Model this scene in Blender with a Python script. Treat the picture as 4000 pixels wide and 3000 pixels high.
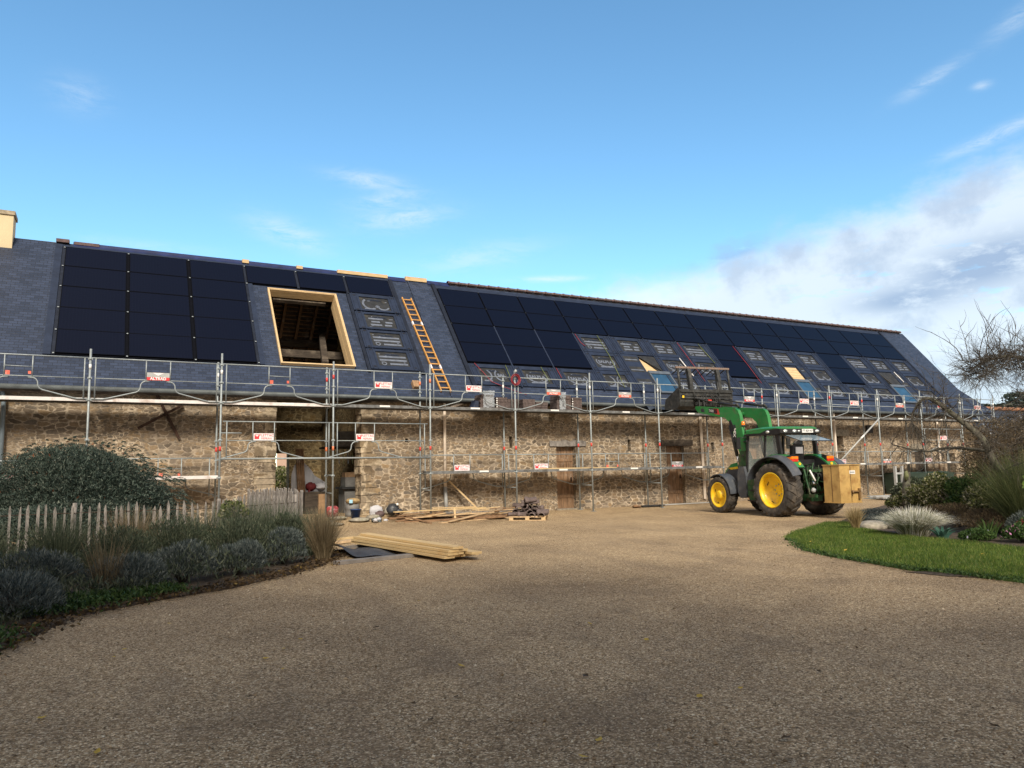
import bpy, math, random
import numpy as np
from mathutils import Matrix, Vector, Euler

for o in list(bpy.data.objects): bpy.data.objects.remove(o)
R = math.radians
rnd = random.Random(7)
scene = bpy.context.scene
col = scene.collection

# ------------------------------------------------------------------ camera
cam_d = bpy.data.cameras.new("camera")
cam_d.sensor_width = 36; cam_d.lens = 26.557; cam_d.clip_start = 0.05; cam_d.clip_end = 3000
cam = bpy.data.objects.new("camera", cam_d); col.objects.link(cam)
FW = Vector((0.47439885, 0.87305979, 0.11274901)); RT = Vector((0.87952766, -0.47547216, -0.01890297)); UP = Vector((-0.03710559, -0.10813342, 0.99344368))
cam.matrix_world = Matrix(((RT.x, UP.x, -FW.x, 0), (RT.y, UP.y, -FW.y, 0), (RT.z, UP.z, -FW.z, 1.5), (0, 0, 0, 1)))
scene.camera = cam

# ------------------------------------------------------------------ light
SUN_EL = 38.0; SUN_DIR = Vector((-0.35, -0.94, 0)).normalized()      # horizontal direction towards the sun
scene.view_settings.view_transform = 'Standard'
scene.view_settings.look = 'None'
scene.view_settings.exposure = 1.1
scene.view_settings.gamma = 1.0
sd = bpy.data.lights.new("sun", 'SUN'); sd.energy = 2.15; sd.angle = R(13); sd.color = (1.0, 0.91, 0.76)
sun = bpy.data.objects.new("sun", sd); col.objects.link(sun)
tosun = Vector((SUN_DIR.x*math.cos(R(SUN_EL)), SUN_DIR.y*math.cos(R(SUN_EL)), math.sin(R(SUN_EL))))
sun.rotation_euler = tosun.to_track_quat('Z', 'Y').to_euler(); sun.location = (0, 0, 40)

world = bpy.data.worlds.new("World"); scene.world = world; world.use_nodes = True
class NT:
    """small helper for building node trees"""
    def __init__(s, nt): s.nt = nt; s.nt.nodes.clear()
    def n(s, t, props=None, **ins):
        nd = s.nt.nodes.new(t)
        for k, v in (props or {}).items(): setattr(nd, k, v)
        for k, v in ins.items():
            key = int(k[1:]) if k[0] == '_' and k[1:].isdigit() else k.replace('_', ' ')
            s.set(nd.inputs[key], v)
        return nd
    def set(s, sock, v):
        if isinstance(v, bpy.types.NodeSocket): s.nt.links.new(v, sock)
        elif isinstance(v, bpy.types.Node): s.nt.links.new(v.outputs[0], sock)
        elif isinstance(v, tuple) and len(v) == 3 and sock.type == 'RGBA': sock.default_value = v + (1,)
        else: sock.default_value = v
    def m(s, op, a, b=None, c=None, clamp=False):
        nd = s.nt.nodes.new('ShaderNodeMath'); nd.operation = op; nd.use_clamp = clamp
        s.set(nd.inputs[0], a)
        if b is not None: s.set(nd.inputs[1], b)
        if c is not None: s.set(nd.inputs[2], c)
        return nd.outputs[0]
    def mr(s, v, a, b, c=0.0, d=1.0, smooth=True):
        nd = s.nt.nodes.new('ShaderNodeMapRange')
        if smooth: nd.interpolation_type = 'SMOOTHSTEP'
        for i, x in enumerate((v, a, b, c, d)): s.set(nd.inputs[i], x)
        return nd.outputs[0]
    def mix(s, f, a, b, mode='MIX'):
        nd = s.nt.nodes.new('ShaderNodeMix'); nd.data_type = 'RGBA'; nd.blend_type = mode
        s.set(nd.inputs[0], f); s.set(nd.inputs[6], a); s.set(nd.inputs[7], b)
        return nd.outputs[2]
    def ramp(s, v, stops, interp='LINEAR'):
        nd = s.nt.nodes.new('ShaderNodeValToRGB'); cr = nd.color_ramp; cr.interpolation = interp
        while len(cr.elements) < len(stops): cr.elements.new(0.5)
        for e, (p, c) in zip(cr.elements, stops):
            e.position = p; e.color = tuple(c) + (1,) if len(c) == 3 else c
        s.set(nd.inputs[0], v); return nd.outputs[0]
    def noise(s, vec, scale, detail=3, rough=0.55, out=0, dist=0.0):
        nd = s.nt.nodes.new('ShaderNodeTexNoise'); s.set(nd.inputs['Vector'], vec)
        nd.inputs['Scale'].default_value = scale; nd.inputs['Detail'].default_value = detail
        nd.inputs['Roughness'].default_value = rough; nd.inputs['Distortion'].default_value = dist
        return nd.outputs[out]
    def vor(s, vec, scale, feature='F1', rand=1.0):
        nd = s.nt.nodes.new('ShaderNodeTexVoronoi'); nd.feature = feature; s.set(nd.inputs['Vector'], vec)
        nd.inputs['Scale'].default_value = scale; nd.inputs['Randomness'].default_value = rand
        return nd
    def mapping(s, vec, scale=(1, 1, 1), rot=(0, 0, 0), loc=(0, 0, 0)):
        nd = s.nt.nodes.new('ShaderNodeMapping'); s.set(nd.inputs[0], vec)
        nd.inputs['Location'].default_value = loc; nd.inputs['Rotation'].default_value = rot; nd.inputs['Scale'].default_value = scale
        return nd.outputs[0]
    def vadd(s, a, b, f=1.0):
        sc = s.nt.nodes.new('ShaderNodeVectorMath'); sc.operation = 'MULTIPLY_ADD'
        s.set(sc.inputs[0], b); sc.inputs[1].default_value = (f, f, f); s.set(sc.inputs[2], a)
        return sc.outputs[0]

w = NT(world.node_tree)
sky = w.n('ShaderNodeTexSky', dict(sky_type='NISHITA', sun_disc=False, sun_elevation=R(SUN_EL),
          sun_rotation=math.atan2(SUN_DIR.x, SUN_DIR.y), air_density=1.0, dust_density=0.25, ozone_density=2.2, altitude=50))
tc = w.n('ShaderNodeTexCoord'); D = tc.outputs['Generated']
sep = w.n('ShaderNodeSeparateXYZ', _0=D)
az = w.m('MULTIPLY', w.m('ARCTAN2', sep.outputs[1], sep.outputs[0]), 57.29578)
el = w.m('MULTIPLY', w.m('ARCSINE', sep.outputs[2]), 57.29578)
ae = w.n('ShaderNodeCombineXYZ', _0=w.m('MULTIPLY', az, 0.1), _1=w.m('MULTIPLY', el, 0.1), _2=0.0).outputs[0]
# big cloud bank low over the right end of the roof
big = w.noise(ae, 1.6, 7, 0.6); fine = w.noise(w.mapping(ae, scale=(1, 2.2, 1)), 5.0, 8, 0.62)
edge = w.m('MULTIPLY_ADD', w.m('SUBTRACT', 54.8, az), 0.205, 13.3)
edge = w.m('MINIMUM', edge, 20.0)
wob = w.m('ADD', w.m('MULTIPLY', w.m('SUBTRACT', big, 0.5), 5.0), w.m('MULTIPLY', w.m('SUBTRACT', fine, 0.5), 2.5))
bank = w.mr(w.m('ADD', w.m('SUBTRACT', edge, el), wob), -1.2, 2.6)
bank = w.m('MULTIPLY', bank, w.mr(az, 66.0, 55.0))
hole = w.mr(w.noise(w.mapping(ae, scale=(1, 3.2, 1), loc=(3.1, 0.7, 0)), 2.6, 5, 0.6), 0.56, 0.70)
lowm = w.mr(w.m('SUBTRACT', edge, el), 1.5, 5.0)
bank = w.m('MULTIPLY', bank, w.m('SUBTRACT', 1.0, w.m('MULTIPLY', w.m('MULTIPLY', hole, lowm), 0.55)))
def blob(a, e, sa, se, tilt=0.0):
    da = w.m('SUBTRACT', az, a); de = w.m('SUBTRACT', el, e)
    d2 = w.m('MULTIPLY_ADD', da, tilt, de)
    q = w.m('ADD', w.m('POWER', w.m('DIVIDE', da, sa), 2.0), w.m('POWER', w.m('DIVIDE', d2, se), 2.0))
    return w.m('POWER', 2.718, w.m('MULTIPLY', q, -1.0))
wisps = None
for (a, e, sa, se, t, k) in ((72.3, 21.4, 2.6, 0.55, -0.1, .5), (71.0, 20.1, 2.6, 0.5, 0.15, .4), (69.6, 18.8, 3.2, 0.8, .12, .5), (78.2, 17.3, 2.6, 0.9, -.25, .5),
        (64.0, 16.0, 4.5, 0.9, 0.15, .33), (58.4, 14.3, 2.6, 0.22, 0, .6), (30.8, 24.5, 2.0, 0.45, .35, .32), (27.5, 20.3, 3.0, 0.4, .22, .5), (25.6, 26.6, 1.6, .6, .4, .3), (92.3, 24.5, 1.6, 1.0, 0, .22), (28.0, 23.4, .5, .25, 0, .4), (88, 15.5, 5, .5, 0, .2)):
    b = w.m('MULTIPLY', blob(a, e, sa, se, t), k)
    wisps = b if wisps is None else w.m('ADD', wisps, b)
# unseen pale cloud deck added behind the photographer as warm fill light
back = w.mr(w.m('MULTIPLY_ADD', sep.outputs[0], .477, w.m('MULTIPLY', sep.outputs[1], .879)), .22, -.2)
back = w.m('MULTIPLY', back, w.mr(sep.outputs[2], -.02, .05))
back = w.m('MULTIPLY', back, w.mr(big, .30, .5, .55, 1.0))
st = w.noise(w.mapping(ae, scale=(1, 3.5, 1), rot=(0, 0, R(12))), 3.2, 9, 0.72, dist=0.4)
wisps = w.m('MULTIPLY', wisps, w.mr(st, 0.30, 0.66))
base = sky.outputs[0]
hsv = w.n('ShaderNodeHueSaturation', Saturation=1.08, Value=.89, Color=base)
skyc = w.mix(1.0, hsv.outputs[0], (0.94, 1.17, 1.12), 'MULTIPLY')
grey = w.m('ADD', w.m('ADD', w.m('MULTIPLY', blob(46.0, 15.6, 4.5, 1.0, 0.15), 1.7), w.m('MULTIPLY', blob(28.5, 12.6, 5.0, 1.6, 0.12), 1.2)), w.m('MULTIPLY', blob(34.0, 10.8, 3.0, 0.8, 0.0), 0.8))
grey = w.m('MULTIPLY', grey, w.mr(fine, 0.2, 0.56), clamp=True)
grey = w.m('MAXIMUM', grey, w.m('MULTIPLY', w.mr(big, 0.46, 0.66), 0.6))
cl = w.mix(grey, (3.6, 4.05, 4.5), (1.75, 2.25, 3.1))
bright = blob(52.5, 12.4, 5.0, 1.5, 0.1)
cl = w.mix(w.m('MULTIPLY', bright, 0.8, clamp=True), cl, (4.2, 4.7, 4.7))
c1 = w.mix(w.m('MULTIPLY', bank, 0.92), skyc, cl)
c2 = w.mix(w.m('MULTIPLY', wisps, 1.0, clamp=True), c1, (4.0, 4.4, 4.7))
c2 = w.mix(w.m('MULTIPLY', back, .92), c2, (5.1, 4.25, 3.35))
bg = w.n('ShaderNodeBackground', Color=c2, Strength=0.108)
w.n('ShaderNodeOutputWorld', Surface=bg.outputs[0])

# ------------------------------------------------------------------ materials
MATS = {}
def mat(name):
    m = bpy.data.materials.new(name); m.use_nodes = True; t = NT(m.node_tree); MATS[name] = m
    b = t.n('ShaderNodeBsdfPrincipled'); o = t.n('ShaderNodeOutputMaterial', Surface=b.outputs[0])
    t.co = t.n('ShaderNodeTexCoord').outputs['Object']
    return t, b
def bump(t, b, h, strength=0.5, dist=0.01):
    bn = t.n('ShaderNodeBump', Strength=strength, Distance=dist, Height=h); t.set(b.inputs['Normal'], bn.outputs[0])
def simple(name, colr, rough=0.6, metal=0.0, var=0.12, scale=6.0, bumpk=0.0, spec=0.5, dirt=None, dscale=2.0, dlo=.5, dhi=.7, coat=0.0, streak=None):
    t, b = mat(name)
    vec = t.co if streak is None else t.mapping(t.co, scale=streak)
    nz = t.noise(vec, scale, 5, 0.6)
    dark = tuple(c*(1-var*1.6) for c in colr); light = tuple(min(1, c*(1+var*1.6)) for c in colr)
    c = t.ramp(nz, [(0.3, dark), (0.7, light)])
    if dirt:
        d = t.noise(t.co, dscale, 6, 0.65); c = t.mix(t.mr(d, dlo, dhi), c, dirt)
    t.set(b.inputs['Base Color'], c)
    b.inputs['Roughness'].default_value = rough; b.inputs['Metallic'].default_value = metal
    b.inputs['Specular IOR Level'].default_value = spec
    if coat: b.inputs['Coat Weight'].default_value = coat
    if bumpk: bump(t, b, t.noise(vec, scale*3, 4, 0.6), bumpk, 0.01)
    return MATS[name]

# stone rubble walls
def stone(name, tint=(1, 1, 1), sc=(4.3, 4.3, 8.8)):
    t, b = mat(name)
    wob = t.noise(t.co, 2.3, 6, 0.66, out=1); v0 = t.vadd(t.co, wob, 0.16)
    v = t.mapping(v0, scale=sc)
    def boxy(vv):
        f = t.vor(vv, 1.0, 'F1', 0.85); g = t.vor(vv, 1.0, 'F2', 0.85)
        for n_ in (f, g): n_.distance = 'MINKOWSKI'; n_.inputs['Exponent'].default_value = 3.2
        return f, t.m('MULTIPLY', t.m('SUBTRACT', g.outputs['Distance'], f.outputs['Distance']), .55)
    f, e = boxy(v); f2, e2 = boxy(t.mapping(v0, scale=tuple(1.9*q for q in sc)))
    sepc = t.n('ShaderNodeSeparateColor', _0=f.outputs['Color'])
    c = t.ramp(sepc.outputs[0], [(0.0, (.13, .11, .088)), (.22, (.22, .18, .135)), (.42, (.28, .22, .15)), (.58, (.18, .16, .135)), (.72, (.33, .245, .15)), (.86, (.25, .21, .165)), (1.0, (.42, .36, .28))])
    nz = t.noise(t.co, 14, 6, 0.7); c = t.mix(t.mr(nz, .3, .75), c, (.09, .072, .052), 'MIX') if False else t.mix(0.75, c, t.ramp(nz, [(.25, (.45, .45, .46)), (.75, (1.25, 1.23, 1.2))]), 'MULTIPLY')
    rg = t.noise(t.co, 30, 3, 0.6)
    small = t.mr(t.noise(t.co, 0.9, 3, .5), .47, .6)
    ed = t.mix(small, e, t.m('MULTIPLY', e2, 1.2)); fcol = t.mix(small, f.outputs['Color'], f2.outputs['Color']); t.set(sepc.inputs[0], fcol)
    edv = t.m('ADD', ed, t.m('MULTIPLY', t.m('SUBTRACT', rg, .5), .07))
    wid = t.mr(t.noise(t.co, 3.6, 5, .65), .35, .65, .03, .17)
    mort = t.mr(edv, 0.02, wid, 1.0, 0.0)
    mc = t.ramp(t.noise(t.co, 7, 6, .7), [(.3, (.22, .18, .135)), (.48, (.43, .365, .275)), (.66, (.70, .60, .47))])
    dry = t.mr(t.noise(t.co, .7, 4, .6), .45, .62)
    mc = t.mix(t.m('MULTIPLY', dry, .45), mc, (.15, .12, .09))
    c = t.mix(mort, c, mc)
    lich = t.mr(t.noise(t.co, 3.4, 5, .7), .66, .74); c = t.mix(t.m('MULTIPLY', lich, .4), c, (.36, .25, .09))
    weath = t.noise(t.mapping(t.co, scale=(.5, .5, .25)), 1.6, 4, .6); c = t.mix(.6, c, t.ramp(weath, [(.3, (.62, .62, .64)), (.7, (1.18, 1.14, 1.08))]), 'MULTIPLY')
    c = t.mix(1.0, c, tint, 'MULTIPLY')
    t.set(b.inputs['Base Color'], c); b.inputs['Roughness'].default_value = .92; b.inputs['Specular IOR Level'].default_value = .2
    h = t.m('ADD', t.m('MULTIPLY', t.mr(edv, 0, .22), .7), t.m('MULTIPLY', nz, .35)); bump(t, b, h, .55, .016)
stone('stone_wall', (1.02, 1.0, 1.0)); stone('stone_inner', (.62, .56, .40), (4.6, 4.6, 9.0)); stone('quoin_stone', (1.1, 1.08, 1.04), (1.1, 1.1, 1.6))  # stone_inner: same stone, tint darkened to put interior shade into the colour

def slate(name, rot, c0=(.015, .024, .048), c1=(.028, .043, .085)):
    t, b = mat(name)
    v = t.mapping(t.co, rot=(rot, 0, 0))
    br = t.n('ShaderNodeTexBrick', dict(offset=.5), Vector=v, Color1=(0, 0, 0, 1), Color2=(1, 1, 1, 1), Mortar=(.5, .5, .5, 1), Scale=1.0, Mortar_Size=.006, Mortar_Smooth=.3, Bias=0.0, Brick_Width=.20, Row_Height=.105)
    sv = t.n('ShaderNodeSeparateXYZ', _0=v)
    fr = t.m('FRACT', t.m('DIVIDE', sv.outputs[1], .105))
    c = t.mix(br.outputs['Color'], c0, c1)
    big = t.noise(t.co, .8, 4, .6); c = t.mix(.7, c, t.ramp(big, [(.3, (.85, .86, .88)), (.7, (1.15, 1.15, 1.14))]), 'MULTIPLY')
    chalk = t.mr(t.noise(t.mapping(v, scale=(1, 3, 1)), 2.6, 7, .75), .60, .72); c = t.mix(t.m('MULTIPLY', chalk, .22), c, (.14, .15, .17))
    c = t.mix(t.m('MULTIPLY', br.outputs['Fac'], .85), c, (.008, .009, .012))  # joint lines darkened to paint the shadow between slates
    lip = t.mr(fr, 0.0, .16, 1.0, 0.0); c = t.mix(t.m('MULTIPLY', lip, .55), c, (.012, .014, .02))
    t.set(b.inputs['Base Color'], c)
    t.set(b.inputs['Roughness'], t.m('MULTIPLY_ADD', br.outputs['Color'], .12, .5)); b.inputs['Specular IOR Level'].default_value = .45
    h = t.m('ADD', t.m('MULTIPLY', t.m('SUBTRACT', 1.0, fr), .8), t.m('MULTIPLY', br.outputs['Color'], .35))
    bump(t, b, t.m('SUBTRACT', h, t.m('MULTIPLY', br.outputs['Fac'], .5)), .55, .012)
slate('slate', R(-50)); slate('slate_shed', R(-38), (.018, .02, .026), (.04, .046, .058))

# gravel
t, b = mat('gravel')
v1 = t.vor(t.co, 95, 'F1'); v2 = t.vor(t.co, 42, 'F1')
s1 = t.n('ShaderNodeSeparateColor', _0=v1.outputs['Color']); s2 = t.n('ShaderNodeSeparateColor', _0=v2.outputs['Color'])
c = t.ramp(s1.outputs[0], [(0, (.06, .038, .02)), (.25, (.22, .149, .082)), (.55, (.37, .258, .142)), (.8, (.52, .382, .230)), (.95, (.98, .82, .58))])
c = t.mix(.35, c, t.ramp(s2.outputs[1], [(0, (.11, .075, .04)), (.6, (.36, .252, .14)), (1, (.66, .50, .32))]))
pat = t.noise(t.co, .42, 6, .62, dist=.4); c = t.mix(.8, c, t.ramp(pat, [(.30, (.62, .60, .58)), (.5, (.97, .96, .94)), (.70, (1.2, 1.19, 1.15))]), 'MULTIPLY')
p2 = t.mr(t.noise(t.co, 2.3, 5, .7), .57, .74); c = t.mix(t.m('MULTIPLY', p2, .38), c, (.10, .072, .05))
trk = t.mr(t.noise(t.mapping(t.co, scale=(1.3, .25, 1), rot=(0, 0, R(-35))), .8, 4, .6), .5, .66); c = t.mix(t.m('MULTIPLY', trk, .28), c, (.17, .125, .085))
sp_ = t.n('ShaderNodeSeparateXYZ', _0=t.co); wv = t.m('MULTIPLY', t.m('SUBTRACT', t.noise(t.co, .5, 3, .5), .5), .5)
for (cx_, cy_, rr_) in ((-9.0, 33.0, 31.4), (-9.0, 33.0, 29.6), (40.0, -14.0, 33.5), (40.0, -14.0, 35.3)):
    dx_ = t.m('SUBTRACT', sp_.outputs[0], cx_); dy_ = t.m('SUBTRACT', sp_.outputs[1], cy_)
    di_ = t.m('SQRT', t.m('ADD', t.m('MULTIPLY', dx_, dx_), t.m('MULTIPLY', dy_, dy_)))
    tk_ = t.mr(t.m('ABSOLUTE', t.m('ADD', t.m('SUBTRACT', di_, rr_), wv)), .10, .34, 1.0, 0.0)
    tk_ = t.m('MULTIPLY', tk_, t.mr(t.noise(t.co, 1.1, 4, .6), .38, .62)); c = t.mix(t.m('MULTIPLY', tk_, .30), c, (.14, .10, .065))
t.set(b.inputs['Base Color'], c); b.inputs['Roughness'].default_value = .9; b.inputs['Specular IOR Level'].default_value = .25
h = t.m('ADD', t.m('MULTIPLY', v1.outputs['Distance'], -.8), t.m('ADD', t.m('MULTIPLY', v2.outputs['Distance'], -.5), t.m('MULTIPLY', t.noise(t.co, 9, 5, .6), 1.2)))
bump(t, b, h, .8, .014)

# generic leaf / blade materials: colour changes from leaf to leaf
def leaf(name, stops, rough=.6, trans=.25, tip=None):
    t, b = mat(name)
    g = t.n('ShaderNodeNewGeometry'); c = t.ramp(g.outputs['Random Per Island'], stops)
    big = t.noise(t.co, 2.0, 3, .6); c = t.mix(.6, c, t.ramp(big, [(.32, (.65, .68, .65)), (.68, (1.3, 1.28, 1.2))]), 'MULTIPLY')
    t.set(b.inputs['Base Color'], c); b.inputs['Roughness'].default_value = rough; b.inputs['Specular IOR Level'].default_value = .3
    tr = t.n('ShaderNodeBsdfTranslucent', Color=c); ms = t.n('ShaderNodeMixShader', _0=trans, _1=b.outputs[0], _2=tr.outputs[0])
    t.set([n for n in t.nt.nodes if n.type == 'OUTPUT_MATERIAL'][0].inputs[0], ms.outputs[0])
leaf('leaf_dark', [(0, (.02, .034, .029)), (.45, (.045, .068, .056)), (.8, (.085, .115, .095)), (1, (.16, .18, .15))])
leaf('leaf_grey', [(0, (.04, .055, .054)), (.5, (.09, .112, .11)), (1, (.20, .225, .215))])
leaf('leaf_sage', [(0, (.035, .05, .032)), (.5, (.07, .09, .055)), (1, (.14, .15, .10))])
leaf('leaf_green', [(0, (.02, .05, .012)), (.5, (.04, .085, .02)), (1, (.09, .14, .04))])
leaf('leaf_yellowgreen', [(0, (.035, .045, .015)), (.35, (.09, .11, .03)), (.7, (.17, .18, .06)), (.85, (.36, .34, .22)), (1, (.55, .5, .38))])
leaf('leaf_rust', [(0, (.10, .03, .015)), (1, (.22, .07, .03))])
leaf('leaf_brown', [(0, (.05, .035, .022)), (.5, (.12, .085, .05)), (1, (.2, .15, .09))])
leaf('leaf_litter', [(0, (.04, .028, .018)), (.5, (.085, .055, .03)), (.93, (.13, .085, .04)), (1, (.35, .24, .06))])
leaf('leaf_yellow', [(0, (.45, .28, .04)), (1, (.65, .46, .08))])
leaf('leaf_lime', [(0, (.35, .50, .12)), (1, (.5, .62, .2))], trans=.3)
leaf('leaf_teal', [(0, (.04, .11, .09)), (1, (.08, .18, .14))])
leaf('straw', [(0, (.22, .15, .07)), (.5, (.38, .28, .14)), (1, (.55, .43, .25))])
leaf('straw_dark', [(0, (.10, .075, .045)), (.5, (.19, .145, .085)), (1, (.33, .26, .17))])
leaf('blade_pale', [(0, (.20, .21, .10)), (.35, (.45, .44, .34)), (.7, (.8, .78, .74)), (1, (.9, .88, .86))])
leaf('blade_green', [(0, (.05, .075, .03)), (.5, (.10, .125, .05)), (1, (.2, .21, .10))])
leaf('grass', [(0, (.035, .07, .010)), (.5, (.08, .14, .02)), (.85, (.15, .21, .035)), (1, (.30, .28, .10))])
leaf('flower_pink', [(0, (.5, .12, .4)), (1, (.75, .35, .6))]); leaf('flower_red', [(0, (.35, .03, .06)), (1, (.55, .08, .12))]); leaf('flower_lilac', [(0, (.45, .4, .7)), (1, (.6, .55, .8))])

leaf('pebble', [(0, (.12, .08, .05)), (.4, (.32, .23, .14)), (.75, (.5, .40, .28)), (1, (.8, .72, .6))], .85, .0)
# lawn / soil
t, b = mat('lawn'); nz = t.noise(t.co, 1.1, 7, .7); n2 = t.noise(t.co, 40, 3, .6)
c = t.mix(.5, t.ramp(nz, [(.3, (.04, .065, .012)), (.55, (.065, .12, .018)), (.75, (.14, .17, .035))]), t.ramp(n2, [(.3, (.02, .05, .008)), (.7, (.09, .16, .03))]))
t.set(b.inputs['Base Color'], c); b.inputs['Roughness'].default_value = .9; bump(t, b, n2, .8, .03)
simple('soil', (.055, .04, .028), .95, var=.4, scale=18, bumpk=.9, dirt=(.10, .07, .04), dscale=6)
simple('farland', (.05, .07, .03), .95, var=.4, scale=.2)

# metals, woods, plastics
simple('galv', (.30, .335, .35), .55, .35, var=.12, scale=14, dirt=(.30, .33, .34), dscale=5)
simple('galv_pale', (.40, .415, .42), .6, .2, var=.1, scale=8, dirt=(.42, .41, .40), dscale=3)
simple('deck_grey', (.16, .165, .17), .65, .2, var=.25, scale=7, dirt=(.09, .085, .08), dscale=4); simple('deck_dark', (.14, .135, .135), .7, .2, var=.2, scale=6)
simple('deck_white', (.72, .68, .67), .6, .1, var=.08, scale=5, dirt=(.5, .42, .38), dscale=3)
simple('band_red', (.62, .06, .05), .5, var=.1); simple('band_orange', (.75, .22, .10), .5, var=.1); simple('white_paint', (.80, .79, .77), .5, var=.05)
simple('sign_white', (.80, .74, .76), .45, var=.03, dirt=(.62, .56, .58), dscale=9, dlo=.55, dhi=.8); simple('sign_red', (.62, .04, .05), .45, var=.08); simple('sign_orange', (.68, .13, .08), .5, var=.1, dirt=(.75, .45, .38), dscale=14)
simple('pine', (.55, .40, .22), .65, var=.12, scale=5, streak=(1, 1, 8), bumpk=.2, dirt=(.45, .27, .11), dscale=5, dlo=.55, dhi=.8)
simple('pine_new', (.56, .41, .21), .65, var=.14, scale=4, streak=(1, 12, 12), bumpk=.2, dirt=(.50, .31, .12), dscale=2.5, dlo=.5, dhi=.8)
simple('osb', (.50, .27, .10), .7, var=.25, scale=9)
simple('ladder_wood', (.52, .27, .07), .55, var=.15, scale=6, coat=.1)
simple('wood_old', (.21, .125, .07), .85, var=.35, scale=5, streak=(8, 8, .6), bumpk=.6, dirt=(.34, .28, .22), dscale=3, dlo=.5, dhi=.75)
simple('wood_beam', (.055, .042, .032), .9, var=.4, scale=4, streak=(.6, 6, 6), bumpk=.7, dirt=(.15, .12, .09), dscale=3)
simple('wood_grey', (.22, .20, .185), .9, var=.3, scale=8, streak=(6, 6, 1), bumpk=.5, dirt=(.12, .105, .095), dscale=6)
simple('wood_debris', (.24, .14, .075), .85, var=.35, scale=3, bumpk=.4, dirt=(.10, .06, .035), dscale=3)
simple('wood_debris_pale', (.48, .34, .20), .8, var=.25, scale=3, bumpk=.3)
simple('granite', (.27, .235, .185), .9, var=.25, scale=9, bumpk=.7, dirt=(.14, .12, .095), dscale=3)
simple('boulder', (.30, .27, .22), .9, var=.3, scale=6, bumpk=.8, dirt=(.2, .2, .14), dscale=4)
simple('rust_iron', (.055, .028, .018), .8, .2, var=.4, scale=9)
simple('zinc', (.10, .115, .12), .6, .3, var=.15, scale=4); simple('pvc_cream', (.80, .69, .58), .5, var=.06, dirt=(.66, .54, .44)); simple('pipe_blue', (.20, .25, .29), .45, .3, var=.1)
simple('membrane_blue', (.010, .018, .075), .5, var=.25, scale=3, bumpk=.3)
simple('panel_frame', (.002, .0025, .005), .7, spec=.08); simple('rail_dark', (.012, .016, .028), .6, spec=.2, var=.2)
simple('plastic_tray', (.017, .026, .052), .6, spec=.25, var=.15, scale=4); simple('plastic_recess', (.014, .016, .019), .7, var=.4, scale=5, bumpk=.3, dirt=(.045, .04, .03), dscale=4); simple('tray_mark', (.12, .14, .185), .6, var=.2)
simple('black_rubber', (.022, .022, .023), .7, var=.3); simple('void', (.006, .005, .005), .9)
simple('cable_red', (.22, .02, .03), .6); simple('cable_green', (.13, .16, .04), .5)
simple('film_blue', (.02, .07, .14), .4, var=.15, scale=3); simple('velux', (.12, .14, .165), .45, .3)
simple('ridge_clay', (.115, .075, .075), .8, var=.3, scale=8, dirt=(.07, .06, .065), dscale=5); simple('clay_orange', (.30, .14, .075), .8, var=.25, scale=5)
simple('tile_brown', (.12, .09, .085), .75, var=.25, scale=12, bumpk=.3); simple('mortar_pale', (.6, .57, .52), .9, var=.1)
simple('render_beige', (.62, .51, .33), .9, var=.05, scale=2); simple('coping', (.30, .25, .18), .9, var=.3, scale=7, bumpk=.5)
simple('pink_render', (.72, .50, .38), .9, var=.05)
simple('sheet_white', (.50, .50, .54), .8, var=.08, scale=3, bumpk=.3); simple('cloth_red', (.12, .01, .014), .8); simple('cloth_olive', (.16, .17, .08), .9, var=.2)
simple('bag_dark', (.03, .034, .042), .45, var=.3, scale=7, bumpk=.5); simple('bin_green', (.022, .045, .035), .6, var=.2, scale=4)
simple('bucket_blue', (.02, .05, .16), .5); simple('jar_red', (.35, .05, .06), .5, dirt=(.6, .5, .5), dscale=16); simple('sack', (.34, .24, .12), .9, var=.2); simple('paper_blue', (.35, .6, .75), .5)
simple('cabinet', (.16, .155, .15), .7, var=.15); simple('cardboard', (.32, .20, .11), .85, var=.2)
simple('tarp', (.035, .042, .055), .5, var=.3, scale=4, bumpk=.4); simple('plank_grey', (.20, .18, .165), .85, var=.2, scale=4, bumpk=.3)
t, b = mat('wrap'); b.inputs['Base Color'].default_value = (.62, .68, .75, 1); b.inputs['Roughness'].default_value = .25; b.inputs['Alpha'].default_value = .45; bump(t, b, t.noise(t.co, 22, 5, .7), 1.0, .03)
t, b = mat('glass'); b.inputs['Base Color'].default_value = (.75, .85, .85, 1); b.inputs['Roughness'].default_value = .03; b.inputs['Alpha'].default_value = .22; b.inputs['Specular IOR Level'].default_value = .9
t, b = mat('glass_blue'); b.inputs['Base Color'].default_value = (.35, .48, .58, 1); b.inputs['Roughness'].default_value = .08; b.inputs['Alpha'].default_value = .5; b.inputs['Specular IOR Level'].default_value = 1.0
# solar glass: near-black cells with a fine grid
t, b = mat('solar_cell')
sv = t.n('ShaderNodeSeparateXYZ', _0=t.co)
gx = t.m('LESS_THAN', t.m('FRACT', t.m('DIVIDE', sv.outputs[0], .0825)), .05); gy = t.m('LESS_THAN', t.m('FRACT', t.m('DIVIDE', sv.outputs[1], .0825)), .05)
g = t.m('MAXIMUM', gx, gy); c = t.mix(t.m('MULTIPLY', g, .6), (.0025, .0042, .013), (.008, .011, .024))
t.set(b.inputs['Base Color'], c); b.inputs['Roughness'].default_value = .4; b.inputs['Specular IOR Level'].default_value = .09
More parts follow.
